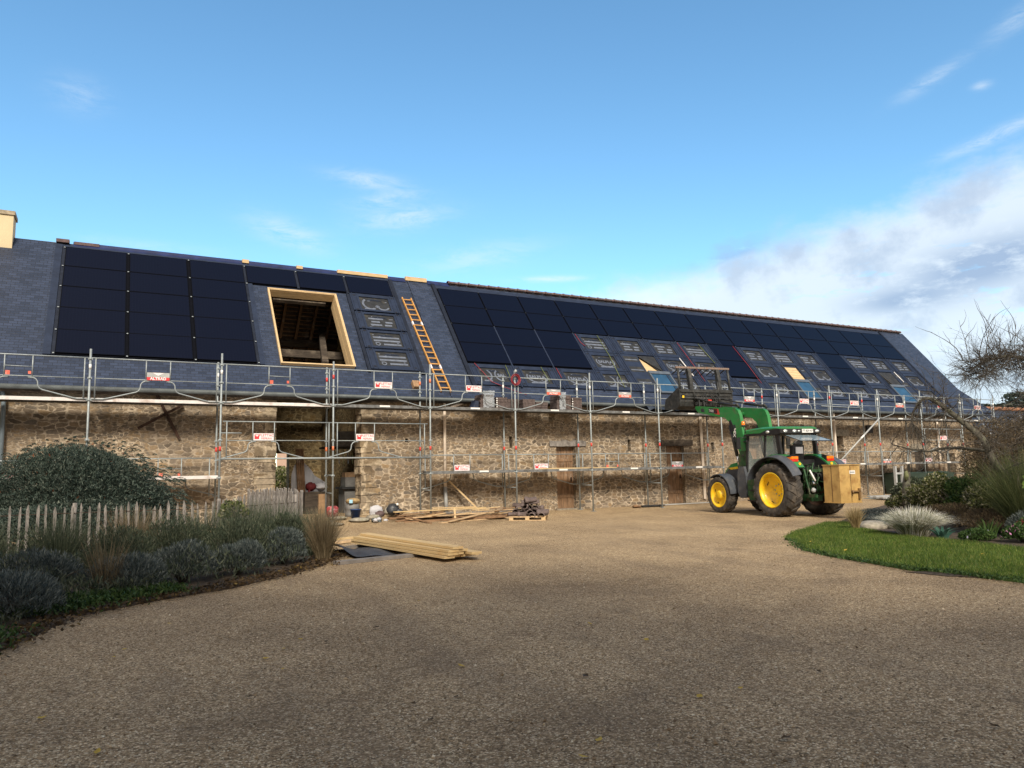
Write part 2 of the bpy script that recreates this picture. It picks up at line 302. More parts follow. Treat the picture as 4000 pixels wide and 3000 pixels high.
# tractor
simple('green_paint', (.025, .21, .055), .42, var=.12, scale=3, coat=.2, dirt=(.09, .12, .06), dscale=6, dlo=.48, dhi=.75); simple('green_dirty', (.02, .075, .025), .6, var=.4, scale=5, dirt=(.07, .065, .04), dscale=4, dlo=.45, dhi=.65)
simple('yellow_paint', (.84, .54, .015), .42, var=.08, coat=.2, dirt=(.42, .28, .06), dscale=5, dlo=.52, dhi=.78)
simple('tyre', (.040, .036, .033), .85, var=.3, scale=7, bumpk=.3, dirt=(.11, .092, .075), dscale=4, dlo=.42, dhi=.66)
simple('grey_plastic', (.062, .07, .085), .55, var=.12, scale=4, dirt=(.12, .115, .11), dscale=4, dlo=.5, dhi=.75); simple('black_plastic', (.016, .016, .018), .5, var=.2)
simple('dirty_steel', (.040, .042, .043), .6, .3, var=.4, scale=7, bumpk=.4, dirt=(.115, .10, .085), dscale=6, dlo=.52, dhi=.75); simple('rust_steel', (.25, .19, .16), .8, .3, var=.3, scale=9, dirt=(.22, .09, .045), dscale=9)
simple('chrome', (.7, .7, .72), .15, 1.0, var=.02); simple('lens_red', (.62, .03, .015), .25, coat=.5); simple('lens_orange', (.85, .22, .01), .25, coat=.5); simple('lens_clear', (.75, .77, .75), .15, .3)
simple('decal_red', (.5, .05, .04), .4); simple('decal_white', (.75, .75, .72), .4); simple('decal_dark', (.03, .035, .045), .4)
simple('box_ochre', (.50, .32, .11), .65, var=.14, scale=3, bumpk=.3, dirt=(.30, .15, .045), dscale=3.4, dlo=.47, dhi=.72); simple('brass_dull', (.2, .12, .05), .6)
simple('bark', (.075, .068, .052), .9, var=.35, scale=14, bumpk=.7, dirt=(.12, .125, .08), dscale=7); simple('twig', (.075, .064, .052), .9, var=.3)
simple('house_far', (.5, .46, .4), .9); simple('roof_far', (.06, .06, .07), .8)
# ------------------------------------------------------------------ geometry helpers
def tag(o, label=None, cat=None, group=None, kind=None):
    if label: o['label'] = label
    if cat: o['category'] = cat
    if group: o['group'] = group
    if kind: o['kind'] = kind
    return o
def thing(name, loc, label, cat, group=None, rz=0.0):
    o = bpy.data.objects.new(name, None); col.objects.link(o); o.location = loc; o.rotation_euler = (0, 0, rz); o.empty_display_size = .2
    return tag(o, label, cat, group)
def world_of(o):
    m = Matrix.Translation(o.location) @ o.rotation_euler.to_matrix().to_4x4() @ Matrix.Diagonal(tuple(o.scale)+(1,))
    return world_of(o.parent) @ m if o.parent else m
class MB:
    def __init__(s): s.v = []; s.f = []; s.m = []; s.sm = []; s.names = []
    def mi(s, m):
        if m not in s.names: s.names.append(m)
        return s.names.index(m)
    def face(s, pts, m, smooth=False):
        i = len(s.v); s.v += [tuple(p) for p in pts]; s.f.append(tuple(range(i, i+len(pts)))); s.m.append(s.mi(m)); s.sm.append(smooth)
    def raw(s, vs, fs, m, smooth=False):
        i = len(s.v); s.v += [tuple(p) for p in vs]; k = s.mi(m)
        for f in fs: s.f.append(tuple(i+j for j in f)); s.m.append(k); s.sm.append(smooth)
    def hexa(s, p, m):   # 8 points: bottom 4 ccw, top 4 ccw
        s.raw(p, [(3, 2, 1, 0), (4, 5, 6, 7), (0, 1, 5, 4), (1, 2, 6, 5), (2, 3, 7, 6), (3, 0, 4, 7)], m)
    def box(s, x0, x1, y0, y1, z0, z1, m):
        s.hexa([(x0, y0, z0), (x1, y0, z0), (x1, y1, z0), (x0, y1, z0), (x0, y0, z1), (x1, y0, z1), (x1, y1, z1), (x0, y1, z1)], m)
    def fbox(s, fn, u0, u1, v0, v1, w0, w1, m):   # box through a mapping fn(u, v, w)
        s.hexa([fn(u0, v0, w0), fn(u1, v0, w0), fn(u1, v1, w0), fn(u0, v1, w0), fn(u0, v0, w1), fn(u1, v0, w1), fn(u1, v1, w1), fn(u0, v1, w1)], m)
    def beam(s, a, b, wd, ht, m, up=(0, 0, 1)):
        a = Vector(a); b = Vector(b); d = (b-a).normalized(); u = Vector(up)
        x = d.cross(u)
        if x.length < 1e-4: x = d.cross(Vector((1, 0, 0)))
        x.normalize(); z = x.cross(d).normalized(); x *= wd/2; z *= ht/2
        s.hexa([a-x-z, a+x-z, b+x-z, b-x-z, a-x+z, a+x+z, b+x+z, b-x+z], m)
    def tube(s, pts, r, m, n=8, closed=False, caps=True):
        pts = [Vector(p) for p in pts]; k = len(pts); rr = r if isinstance(r, (list, tuple)) else [r]*k
        i0 = len(s.v); nrm = None; km = s.mi(m)
        for i, p in enumerate(pts):
            if closed: d = pts[(i+1) % k]-pts[i-1]
            else: d = pts[min(i+1, k-1)]-pts[max(i-1, 0)]
            d.normalize()
            if nrm is None:
                nrm = d.cross(Vector((0, 0, 1)));
                if nrm.length < 1e-3: nrm = d.cross(Vector((1, 0, 0)))
            nrm = (nrm-d*nrm.dot(d)).normalized(); bn = d.cross(nrm)
            for j in range(n):
                a = 2*math.pi*j/n; s.v.append(tuple(p+(nrm*math.cos(a)+bn*math.sin(a))*rr[i]))
        for i in range(k if closed else k-1):
            for j in range(n):
                a = i0+i*n+j; b_ = i0+i*n+(j+1) % n; c = i0+((i+1) % k)*n+(j+1) % n; d = i0+((i+1) % k)*n+j
                s.f.append((a, b_, c, d)); s.m.append(km); s.sm.append(True)
        if caps and not closed:
            s.f.append(tuple(i0+j for j in reversed(range(n)))); s.m.append(km); s.sm.append(False)
            s.f.append(tuple(i0+(k-1)*n+j for j in range(n))); s.m.append(km); s.sm.append(False)
    def lathe(s, prof, m, n=32, fn=None):   # prof: list of (r, h); axis = local z, fn maps (x,y,z)
        fn = fn or (lambda x, y, z: (x, y, z)); i0 = len(s.v); km = s.mi(m)
        for r, h in prof:
            for j in range(n):
                a = 2*math.pi*j/n; s.v.append(tuple(fn(r*math.cos(a), r*math.sin(a), h)))
        for i in range(len(prof)-1):
            for j in range(n):
                s.f.append((i0+i*n+j, i0+i*n+(j+1) % n, i0+(i+1)*n+(j+1) % n, i0+(i+1)*n+j)); s.m.append(km); s.sm.append(True)
    def prism(s, poly, w0, w1, m, fn):   # 2D polygon extruded from w0 to w1 through fn(u, v, w)
        n = len(poly); vs = [fn(u, v, w0) for u, v in poly]+[fn(u, v, w1) for u, v in poly]
        s.raw(vs, [tuple(reversed(range(n))), tuple(range(n, 2*n))]+[(i, (i+1) % n, n+(i+1) % n, n+i) for i in range(n)], m)
    def blobby(s, c, rad, m, seed=0, n=2, jit=.12):
        rr = random.Random(seed); vs = []; fs = []
        import itertools
        nn, mm = 7*n//2+3, 10
        for i in range(nn+1):
            th = math.pi*i/nn
            for j in range(mm):
                ph = 2*math.pi*j/mm; k = 1+rr.uniform(-jit, jit)
                vs.append((c[0]+rad[0]*k*math.sin(th)*math.cos(ph), c[1]+rad[1]*k*math.sin(th)*math.sin(ph), c[2]+rad[2]*k*math.cos(th)))
        for i in range(nn):
            for j in range(mm): fs.append((i*mm+j, (i+1)*mm+j, (i+1)*mm+(j+1) % mm, i*mm+(j+1) % mm))
        s.raw(vs, fs, m, True)
    def text(s, body, size, m, fn, bold=0.0, ax='CENTER'):
        cu = bpy.data.curves.new('t', 'FONT'); cu.body = body; cu.size = size; cu.align_x = ax; cu.align_y = 'CENTER'; cu.offset = bold; cu.resolution_u = 2
        ob = bpy.data.objects.new('t', cu); col.objects.link(ob)
        me = bpy.data.meshes.new_from_object(ob.evaluated_get(bpy.context.evaluated_depsgraph_get()))
        s.raw([fn(p.co.x, p.co.y, 0) for p in me.vertices], [tuple(p.vertices) for p in me.polygons], m)
        bpy.data.objects.remove(ob); bpy.data.curves.remove(cu); bpy.data.meshes.remove(me)
    def build(s, name, parent=None, loc=None, local=False):
        me = bpy.data.meshes.new(name); vs = s.v
        o = bpy.data.objects.new(name, me); col.objects.link(o)
        if parent:
            o.parent = parent
            if not local:
                inv = world_of(parent).inverted(); vs = [tuple(inv @ Vector(p)) for p in vs]
        if loc is not None:
            o.location = loc
            if not local: vs = [(x-loc[0], y-loc[1], z-loc[2]) for x, y, z in vs]
        me.from_pydata(vs, [], s.f)
        for n in s.names: me.materials.append(MATS[n])
        me.polygons.foreach_set('material_index', s.m); me.polygons.foreach_set('use_smooth', s.sm); me.update()
        return o
def npmesh(name, V, F, m, parent=None, loc=(0, 0, 0), smooth=False):
    """V (n,3) world, F (k,q) quads or tris"""
    me = bpy.data.meshes.new(name); V = np.asarray(V, np.float32)-np.asarray(loc, np.float32); F = np.asarray(F, np.int32); k, q = F.shape
    me.vertices.add(len(V)); me.vertices.foreach_set('co', V.ravel()); me.loops.add(k*q); me.loops.foreach_set('vertex_index', F.ravel())
    me.polygons.add(k); me.polygons.foreach_set('loop_start', np.arange(k, dtype=np.int32)*q)
    me.polygons.foreach_set('use_smooth', np.full(k, smooth)); me.update(calc_edges=True); me.materials.append(MATS[m])
    o = bpy.data.objects.new(name, me); col.objects.link(o)
    if parent: o.parent = parent; o.location = Vector(loc)-parent.location
    else: o.location = loc
    return o
def dup(o, parent=None, loc=None):
    c = o.copy(); col.objects.link(c)
    if parent is not None: c.parent = parent
    if loc is not None: c.location = loc
    return c
def dup_tree(o, loc, rz=None):
    c = o.copy(); col.objects.link(c); c.location = loc
    if rz is not None: c.rotation_euler = (0, 0, rz)
    for ch in list(o.children):
        d = dup(ch, c)
        for g in list(ch.children): dup(g, d)
    return c
ident = lambda x, y, z: (x, y, z)
def cells(mb, us, vs, hole, fn, w0, w1, m, sub=None, mback=None):
    """slab between w0 and w1 over a grid with holes; fn(u,v,w)"""
    nu, nv = len(us)-1, len(vs)-1; H = [[hole((us[i]+us[i+1])/2, (vs[j]+vs[j+1])/2) for j in range(nv)] for i in range(nu)]
    for i in range(nu):
        for j in range(nv):
            if H[i][j]: continue
            a, b_, c, d = us[i], us[i+1], vs[j], vs[j+1]
            mb.face([fn(a, c, w0), fn(b_, c, w0), fn(b_, d, w0), fn(a, d, w0)], m)
            mb.face([fn(a, d, w1), fn(b_, d, w1), fn(b_, c, w1), fn(a, c, w1)], mback or m)
            if i == 0 or H[i-1][j]: mb.face([fn(a, c, w0), fn(a, d, w0), fn(a, d, w1), fn(a, c, w1)], m)
            if i == nu-1 or H[i+1][j]: mb.face([fn(b_, c, w1), fn(b_, d, w1), fn(b_, d, w0), fn(b_, c, w0)], m)
            if j == 0 or H[i][j-1]: mb.face([fn(a, c, w1), fn(b_, c, w1), fn(b_, c, w0), fn(a, c, w0)], m)
            if j == nv-1 or H[i][j+1]: mb.face([fn(a, d, w0), fn(b_, d, w0), fn(b_, d, w1), fn(a, d, w1)], m)
def inrect(rects): return lambda u, v: any(a < u < b_ and c < v < d for a, b_, c, d in rects)
def lines(rects, k, lo, hi): return sorted(set([lo, hi]+[q for r in rects for q in (r[k], r[k+1]) if lo < q < hi]))

# ------------------------------------------------------------------ ground
def sstep(x, a, b_): x = min(1, max(0, (x-a)/(b_-a))); return x*x*(3-2*x)
def gz(x, y): return .09*sstep(y, 20.2, 22.3)+.14*sstep(y, 20.0, 22.2)*sstep(x, 2, 4)*(1-sstep(x, 8, 12))
mb = MB()
gxs = [-900, -300, -100, -50, -25]+[-12+.5*i for i in range(110)]+[44, 60, 100, 300, 900]
gys = [-900, -300, -100, -40, -15]+[-5+.5*i for i in range(60)]+[25.5, 30, 31, 60, 120, 300, 900]
V = [(x, y, gz(x, y)) for y in gys for x in gxs]; n = len(gxs)
mb.raw(V, [(j*n+i, j*n+i+1, (j+1)*n+i+1, (j+1)*n+i) for j in range(len(gys)-1) for i in range(n-1)], 'gravel', True)
tag(mb.build('gravel_yard'), kind='structure')
def sheet(name, poly, z, m, kind='structure', thick=0.03):
    mb = MB(); mb.prism(poly, z-thick, z, m, ident); return tag(mb.build(name), kind=kind)
sheet('back_garden_ground', [(-40, 30.2), (80, 30.2), (80, 200), (-40, 200)], .035, 'lawn')

# ------------------------------------------------------------------ barn
C50, S50 = math.cos(R(50)), math.sin(R(50)); YE, ZE = 22.2, 3.92
def RP(u, s, o=0.0): return (u, YE+s*C50-o*S50, ZE+s*S50+o*C50)
X0, X1 = -14.0, 38.9; YW, YB, SR = 22.45, 29.8, 6.14; YR = YE+SR*C50; ZR = ZE+SR*S50
barn = thing('stone_barn', (10, 22.45, 0), 'long stone barn with dark roof half covered by solar panels, behind the scaffold', 'barn')
openings = [(4.40, 6.94, -1, 3.66), (13.90, 14.68, -1, 2.28), (18.79, 19.65, -1, 2.29), (12.05, 12.17, 2.23, 2.62), (16.99, 17.12, 2.10, 2.52), (21.05, 21.18, 2.03, 2.41),
            (22.85, 23.65, -1, 2.35), (28.28, 28.80, 1.42, 2.70), (33.75, 34.55, -1, 2.1), (36.2, 36.9, .3, 1.9), (14.47, 14.60, 3.40, 3.50), (17.04, 17.10, 3.08, 3.16), (8.35, 8.45, 2.42, 2.54)]
wf = lambda u, v, w_: (u, YW+w_, v)
mb = MB(); us = lines([(a, b_, 0, 0) for a, b_, c, d in openings], 0, X0, X1-.3); vs = sorted(set([-.2, 4.05]+[q for r in openings for q in r[2:] if q > -.2]))
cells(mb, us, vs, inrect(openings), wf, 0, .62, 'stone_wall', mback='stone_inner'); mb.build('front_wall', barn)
mb = MB(); bo = [(5.5, 6.37, .93, 2.3), (20, 21, 0, 2)]
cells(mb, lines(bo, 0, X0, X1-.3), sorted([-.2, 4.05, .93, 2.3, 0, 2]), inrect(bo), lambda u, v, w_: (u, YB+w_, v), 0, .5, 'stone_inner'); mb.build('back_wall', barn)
# gable walls follow the roof slope
for name, xa, xb in (('gable_wall', X1-.9, X1-.3), ('gable_wall', X0, X0+.6)):
    mb = MB(); yr = YR; yb2 = 2*YR-YE
    mb.prism([(YW+.625, -.2), (YB-.005, -.2), (YB-.005, ZE+.1), (yr, ZR-.25), (YW+.625, ZE+.30)], xa, xb, 'stone_wall', lambda u, v, w_: (w_, u, v)); mb.build(name, barn)
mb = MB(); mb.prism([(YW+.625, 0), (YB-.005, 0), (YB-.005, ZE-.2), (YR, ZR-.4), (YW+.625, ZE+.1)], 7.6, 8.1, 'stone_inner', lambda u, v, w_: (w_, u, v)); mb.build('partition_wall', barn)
# quoins beside the big opening
mb = MB(); q = random.Random(5); z = .12
while z < 3.6:
    h = q.uniform(.16, .27); wdt = q.choice((.32, .5, .62))*q.uniform(.9, 1.1); pr = q.uniform(.015, .05); ins = q.uniform(.01, .07)
    a, b_, c0, d0 = 6.94-ins, 6.94+wdt, z+.012, min(z+h, 3.64); k = .02
    mb.hexa([(a+k, YW-pr+k, c0), (b_, YW-pr*.6, c0+.01), (b_, YW+.5, c0), (a, YW+.5, c0), (a+k*1.3, YW-pr+k, d0-.01), (b_, YW-pr*.5, d0-.02), (b_, YW+.5, d0), (a, YW+.5, d0-.01)], 'quoin_stone'); z += h
mb.build('quoins', barn); mb = MB()
z = .1
while z < 3.6:
    h = q.uniform(.17, .3); wdt = q.choice((.3, .46, .58)); pr = q.uniform(.01, .035); ins = q.uniform(.0, .03); d0 = min(z+h, 3.64)
    mb.hexa([(4.4-wdt, YW-pr*.6, z+.012), (4.4+ins, YW-pr, z+.012), (4.4+ins, YW+.5, z+.012), (4.4-wdt, YW+.5, z+.012), (4.4-wdt, YW-pr*.5, d0), (4.4+ins, YW-pr+.01, d0-.01), (4.4+ins, YW+.5, d0), (4.4-wdt, YW+.5, d0)], 'quoin_stone'); z += h
mb.build('quoins', barn)
# lintels and doors
def lintel(x0, x1, z0, z1, m='wood_beam', pr=.05, rough=.03, mats=None):
    mb = MB(); q = random.Random(int(x0*10)); n = 9; top = []; bot = []
    for i in range(n+1):
        u = x0+(x1-x0)*i/n; top.append((u, z1+q.uniform(-rough, rough))); bot.append((u, z0+q.uniform(-rough*.3, rough*.3)))
    mb.prism(bot+top[::-1], YW-pr, YW+.3, m, lambda u, v, w_: (u, w_, v)); return mb.build('lintel', barn)
lintel(13.62, 15.12, 2.28, 2.47, 'wood_grey'); lintel(18.5, 20.05, 2.29, 2.50, 'wood_beam', .07, .04); lintel(22.55, 23.95, 2.35, 2.56, 'wood_beam'); lintel(28.05, 29.2, 2.71, 2.98, 'granite', .012, .008); lintel(33.5, 34.8, 2.1, 2.35, 'granite', .012, .01)
lintel(4.0, 7.25, 3.64, 3.88, 'wood_beam', .02, .02)
def plank_door(x0, x1, z1, m='wood_old', seed=1):
    q = random.Random(seed); mb = MB(); n = 6; wd = (x1-x0)/n
    for i in range(n):
        d = q.uniform(-.008, .008); mb.box(x0+i*wd+.004, x0+(i+1)*wd-.004, YW+.16+d, YW+.2+d, gz(x0, YW)+q.uniform(.0, .03), z1-.01, m)
    for zz in (.5, 1.75): mb.box(x0+.05, x1-.05, YW+.135, YW+.149, zz, zz+.1, m)
    dr = mb.build('door', barn); hb = MB(); hb.box(x1-.14, x1-.10, YW+.10, YW+.134, 1.05, 1.2, 'rust_iron'); hb.build('door_handle', dr); return dr
tag(plank_door(13.9, 14.68, 2.28, seed=1), label='weathered brown plank door above a stone step'); plank_door(18.79, 19.65, 2.29, seed=2); plank_door(22.85, 23.65, 2.35, seed=3); plank_door(33.75, 34.55, 2.1, 'wood_beam', seed=4)
mb = MB(); mb.box(13.8, 14.85, YW-.14, YW+.15, .02, .13, 'granite'); mb.box(18.7, 19.8, YW-.1, YW+.15, .02, .12, 'granite'); mb.build('door_step', barn)
for (a, b_, c, d) in openings[3:6]+[openings[7], openings[9]]:
    mb = MB(); mb.box(a+.002, b_-.002, YW+.35, YW+.4, c+.002, d-.002, 'void' if b_-a < .3 else 'wood_beam'); wn = mb.build('window', barn)
mb = MB(); mb.box(28.33, 28.75, YW+.29, YW+.33, 1.45, 2.66, 'wood_beam'); mb.box(28.52, 28.56, YW+.27, YW+.29, 1.47, 2.64, 'wood_old'); mb.build('shutter', barn)
# long blocked window with stone lintel at the left end, iron cross brace
mb = MB(); mb.beam((1.16, YW-.05, 3.88), (1.84, YW-.05, 2.51), .07, .06, 'rust_iron', up=(0, 1, 0)); mb.beam((.82, YW-.11, 2.78), (1.91, YW-.11, 3.43), .07, .06, 'rust_iron', up=(0, 1, 0)); mb.tube([(1.47, YW, 3.16), (1.47, YW-.18, 3.16)], .04, 'rust_iron'); mb.build('iron_cross', barn)
lintel(-4.2, -2.55, 3.36, 3.56, 'granite', .03, .01); lintel(-1.85, .25, 3.50, 3.66, 'granite', .012, .012)

# roof: front slope with the dormer opening and three roof windows cut out
SKY = [(18.66, 19.72), (26.74, 27.70), (33.38, 34.42)]
dorm = (4.60, 6.85, 1.06, 4.70)
rholes = [dorm]+[(a, b_, .50, 2.55) for a, b_ in SKY]
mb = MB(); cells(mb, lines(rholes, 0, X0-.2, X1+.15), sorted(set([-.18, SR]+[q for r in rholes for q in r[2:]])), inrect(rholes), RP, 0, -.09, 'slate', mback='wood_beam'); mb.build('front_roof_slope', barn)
def RB(u, s, o=0.0): return (u, 2*YR-YE-s*C50+o*S50, ZE+s*S50+o*C50)
mb = MB(); mb.hexa([RB(X1+.15, -.1, 0), RB(X0-.2, -.1, 0), RB(X0-.2, SR, 0), RB(X1+.15, SR, 0), RB(X1+.15, -.1, -.02), RB(X0-.2, -.1, -.02), RB(X0-.2, SR, -.02), RB(X1+.15, SR, -.02)], 'wood_beam'); mb.build('back_roof_slope', barn)
mb = MB()
for i in range(34): mb.fbox(RB, 2, 13, .2+i*.17, .24+i*.17, -.06, -.02, 'wood_old')
mb.build('roof_battens', barn)
mb = MB(); xx = 2.2
while xx < 13: mb.fbox(RB, xx, xx+.09, 0, SR-.05, -.2, -.06, 'wood_old'); xx += .55
mb.fbox(RB, 1, 13, 3.2, 3.4, -.42, -.2, 'wood_beam'); mb.beam((6.3, 24.3, 5.0), (7.2, 28.6, 7.2), .2, .25, 'wood_beam'); mb.beam((2, 26.1, 5.6), (12, 26.1, 5.6), .22, .26, 'wood_beam'); mb.beam((1, 28.2, 4.5), (13, 28.2, 4.5), .2, .24, 'wood_beam')
mb.build('rafters', barn)
# eaves: gutter board, fascia, slate lip
mb = MB(); mb.tube([(X0, YE-.10, ZE-.13), (27.5, YE-.10, ZE-.17), (X1+.1, YE-.10, ZE-.13)], .065, 'zinc', 10); mb.build('gutter', barn)
mb = MB(); mb.box(X0, X1-.3, YE+.02, YE+.06, ZE-.26, ZE-.06, 'wood_beam'); mb.box(X0, X1-.3, YE+.061, YW-.004, ZE-.09, ZE-.06, 'wood_beam')
xx = -6
while xx < X1-1:
    mb.box(xx, xx+.1, YE+.061, YW-.002, ZE-.24, ZE-.092, 'wood_beam'); xx += .6
mb.build('fascia', barn)
# flared right end of the eave
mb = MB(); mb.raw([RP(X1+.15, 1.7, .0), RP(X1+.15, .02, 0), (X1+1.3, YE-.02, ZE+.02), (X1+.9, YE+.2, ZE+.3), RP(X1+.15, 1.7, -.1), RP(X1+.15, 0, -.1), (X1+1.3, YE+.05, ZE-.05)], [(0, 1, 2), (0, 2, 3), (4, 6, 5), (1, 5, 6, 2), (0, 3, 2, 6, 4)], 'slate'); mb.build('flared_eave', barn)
# ridge: clay ridge tiles on the right, bare membrane and boards on the left
mb = MB(); mb.lathe([(.105, 0), (.125, .02), (.125, .07), (.105, .09), (.10, .42)], 'ridge_clay', 12, lambda x, y, z: (z, y, abs(x)*.85 if x > 0 else x*.35)); tile0 = mb.build('ridge_tile', barn, local=True)
inv = Vector((10, 22.45, 0)); k = int((X1+.15-11.45)/.435)
for i in range(k):
    o = tile0 if i == 0 else dup(tile0); o.location = Vector((11.45+i*.435, YR, ZR+.045))-inv
mb = MB()
for a, b_ in ((-1.0, 3.92), (4.15, 5.72), (5.95, 7.15), (9.05, 9.72), (10.6, 11.5)):
    mb = MB(); mb.hexa([RP(a, SR-.16, .012), RP(b_, SR-.16, .012), (b_, YR, ZR+.06), (a, YR, ZR+.06), RP(a, SR-.16, .03), RP(b_, SR-.16, .03), (b_, YR+.05, ZR+.085), (a, YR+.05, ZR+.085)], 'membrane_blue'); mb.build('ridge_membrane', barn)
mb = MB()
for a, b_, h in ((3.93, 4.14, .10), (5.73, 5.94, .09), (7.17, 9.04, .10), (9.74, 10.58, .13), (-.98, -.3, .07)): mb = MB(); mb.box(a, b_, YR-.07, YR+.07, ZR-.02, ZR+h, 'pine' if a > 0 else 'ridge_clay'); mb.build('ridge_board', barn)
mb = MB(); mb.box(-1.45, -1.1, YR-.12, YR+.1, ZR, ZR+.1, 'ridge_clay'); mb.build('ridge_board', barn)
for a, b_ in ((9.80, 9.85),):
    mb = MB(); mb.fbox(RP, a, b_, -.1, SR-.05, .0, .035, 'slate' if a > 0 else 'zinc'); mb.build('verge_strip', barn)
# chimney with coping, at the left edge
mb = MB(); mb.box(-4.0, -2.53, YR-.35, YR+.35, 7.6, 9.2, 'render_beige'); ch = mb.build('chimney', barn)
mb = MB(); mb.box(-4.05, -2.49, YR-.39, YR+.39, 9.201, 9.32, 'coping'); mb.build('coping', ch)

# ------------------------------------------------------------------ dormer opening lined with fresh timber
mb = MB(); a, b_, c, d = dorm; tk = .05
mb.fbox(RP, a, a+tk, c, d, -.20, .10, 'pine'); mb.fbox(RP, b_-tk, b_, c, d, -.20, .10, 'pine'); mb.fbox(RP, a+tk, b_-tk, d-tk, d, -.20, .10, 'pine'); mb.fbox(RP, a+tk, b_-tk, c, c+tk, -.20, .10, 'pine')
mb.fbox(RP, a-.01, a+.03, c-.02, d+.02, .101, .115, 'pine'); mb.fbox(RP, b_-.03, b_+.02, c-.02, d+.02, .101, .115, 'pine'); mb.fbox(RP, a+.03, b_-.03, d-.02, d+.02, .101, .115, 'pine')
mb.fbox(RP, b_-tk-.004, b_-tk, c+tk, d-tk, -.45, -.2, 'pine'); mb.fbox(RP, a+.2, b_-.3, d-.16, d-.10, -.34, -.22, 'wood_beam'); mb.build('dormer_frame', barn)

# ------------------------------------------------------------------ solar panels
def panel_mesh(wd, ht):
    mb = MB(); fn = lambda u, v, w_: (u, v, w_); e = .016
    mb.box(e, wd-e, e, ht-e, .062, .070, 'solar_cell')
    for (p, q, r, s_) in ((0, wd, 0, e), (0, wd, ht-e, ht), (0, e, e, ht-e), (wd-e, wd, e, ht-e)): mb.box(p, q, r, s_, .03, .074, 'panel_frame')
    return mb
ROT50 = Euler((R(50), 0, 0))
def place_roof(o, u, s): o.location = Vector(RP(u, s, 0))-inv; o.rotation_euler = ROT50
protos = {}
def solar(u, s, wd, ht):
    key = (round(wd, 2), round(ht, 2))
    if key not in protos: protos[key] = o = panel_mesh(wd, ht).build('solar_panel', barn, local=True)
    else: o = dup(protos[key])
    place_roof(o, u, s)
colsL = [-1.22, .50, 2.23, 3.95]
rowsL = [1.05, 2.0, 2.96, 3.93, 4.90, 5.87]
for i in range(3):
    for j in range(5): solar(colsL[i]+.045, rowsL[j]+.01, 1.635, .957)
for x in (3.95, 5.64, 7.33): solar(x+.045, rowsL[4]+.05, 1.60, .92)
colsR = [10.87+1.7265*i for i in range(16)]
for i in range(15):
    for s_ in (4.72, 3.70): solar(colsR[i]+.02, s_, 1.695, 1.012)
for i in (0, 1, 2, 7, 11):
    for s_ in (2.66, 1.635): solar(colsR[i]+.02, s_, 1.695, 1.012)
mb = MB()   # silvery clamps at the corners
for x in colsL+[5.64, 7.33]:
    for s_ in (rowsL[:5] if x <= 3.95 else [])+[5.84]: mb.fbox(RP, x-.01, x+.03, s_-.04, s_-.005, .075, .088, 'galv')
for x in colsR[:15]:
    for s_ in (5.70, 4.70, 3.67): mb.fbox(RP, x-.0, x+.025, s_-.02, s_-.005, .076, .084, 'zinc')
mb.build('panel_clamps', barn)
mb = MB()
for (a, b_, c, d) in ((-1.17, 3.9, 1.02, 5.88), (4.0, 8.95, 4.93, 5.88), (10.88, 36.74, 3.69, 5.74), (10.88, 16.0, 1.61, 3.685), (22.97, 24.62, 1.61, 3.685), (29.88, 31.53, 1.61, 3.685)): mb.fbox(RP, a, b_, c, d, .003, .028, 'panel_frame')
mb.build('gap_filler', barn)  # black filler sheet added so the gaps between panels go dark
mb = MB()   # dark rails between columns, side flashings
for x in colsL: mb.fbox(RP, x-.04, x+.04, 1.0, 5.9, .004, .05, 'panel_frame' if 0 < x < 3 else 'rail_dark')
for x in (5.64, 7.33, 9.0): mb.fbox(RP, x-.045, x+.045, 4.92, 5.92, .004, .05, 'rail_dark')
mb.fbox(RP, -1.45, -1.27, 1.0, 6.0, .004, .06, 'plastic_tray'); mb.fbox(RP, 3.996, 4.14, 1.0, 4.93, .004, .05, 'plastic_tray'); mb.fbox(RP, 9.046, 9.16, .9, 6.0, .004, .06, 'rail_dark'); mb.fbox(RP, 7.26, 7.34, .9, 4.88, .004, .06, 'rail_dark')
mb.fbox(RP, 10.72, 10.86, .2, 6.0, .004, .07, 'rail_dark'); mb.fbox(RP, 36.78, 36.9, .2, 6.0, .004, .07, 'rail_dark'); mb.fbox(RP, -1.2, 9.0, 5.88, 5.98, .004, .04, 'plastic_tray'); mb.fbox(RP, 10.87, 36.7, 5.76, 5.95, .004, .045, 'plastic_tray')
for x in colsR[1:15]: mb.fbox(RP, x-.02, x+.03, .45, 3.68, .03, .075, 'plastic_tray')
mb.build('mounting_rails', barn)

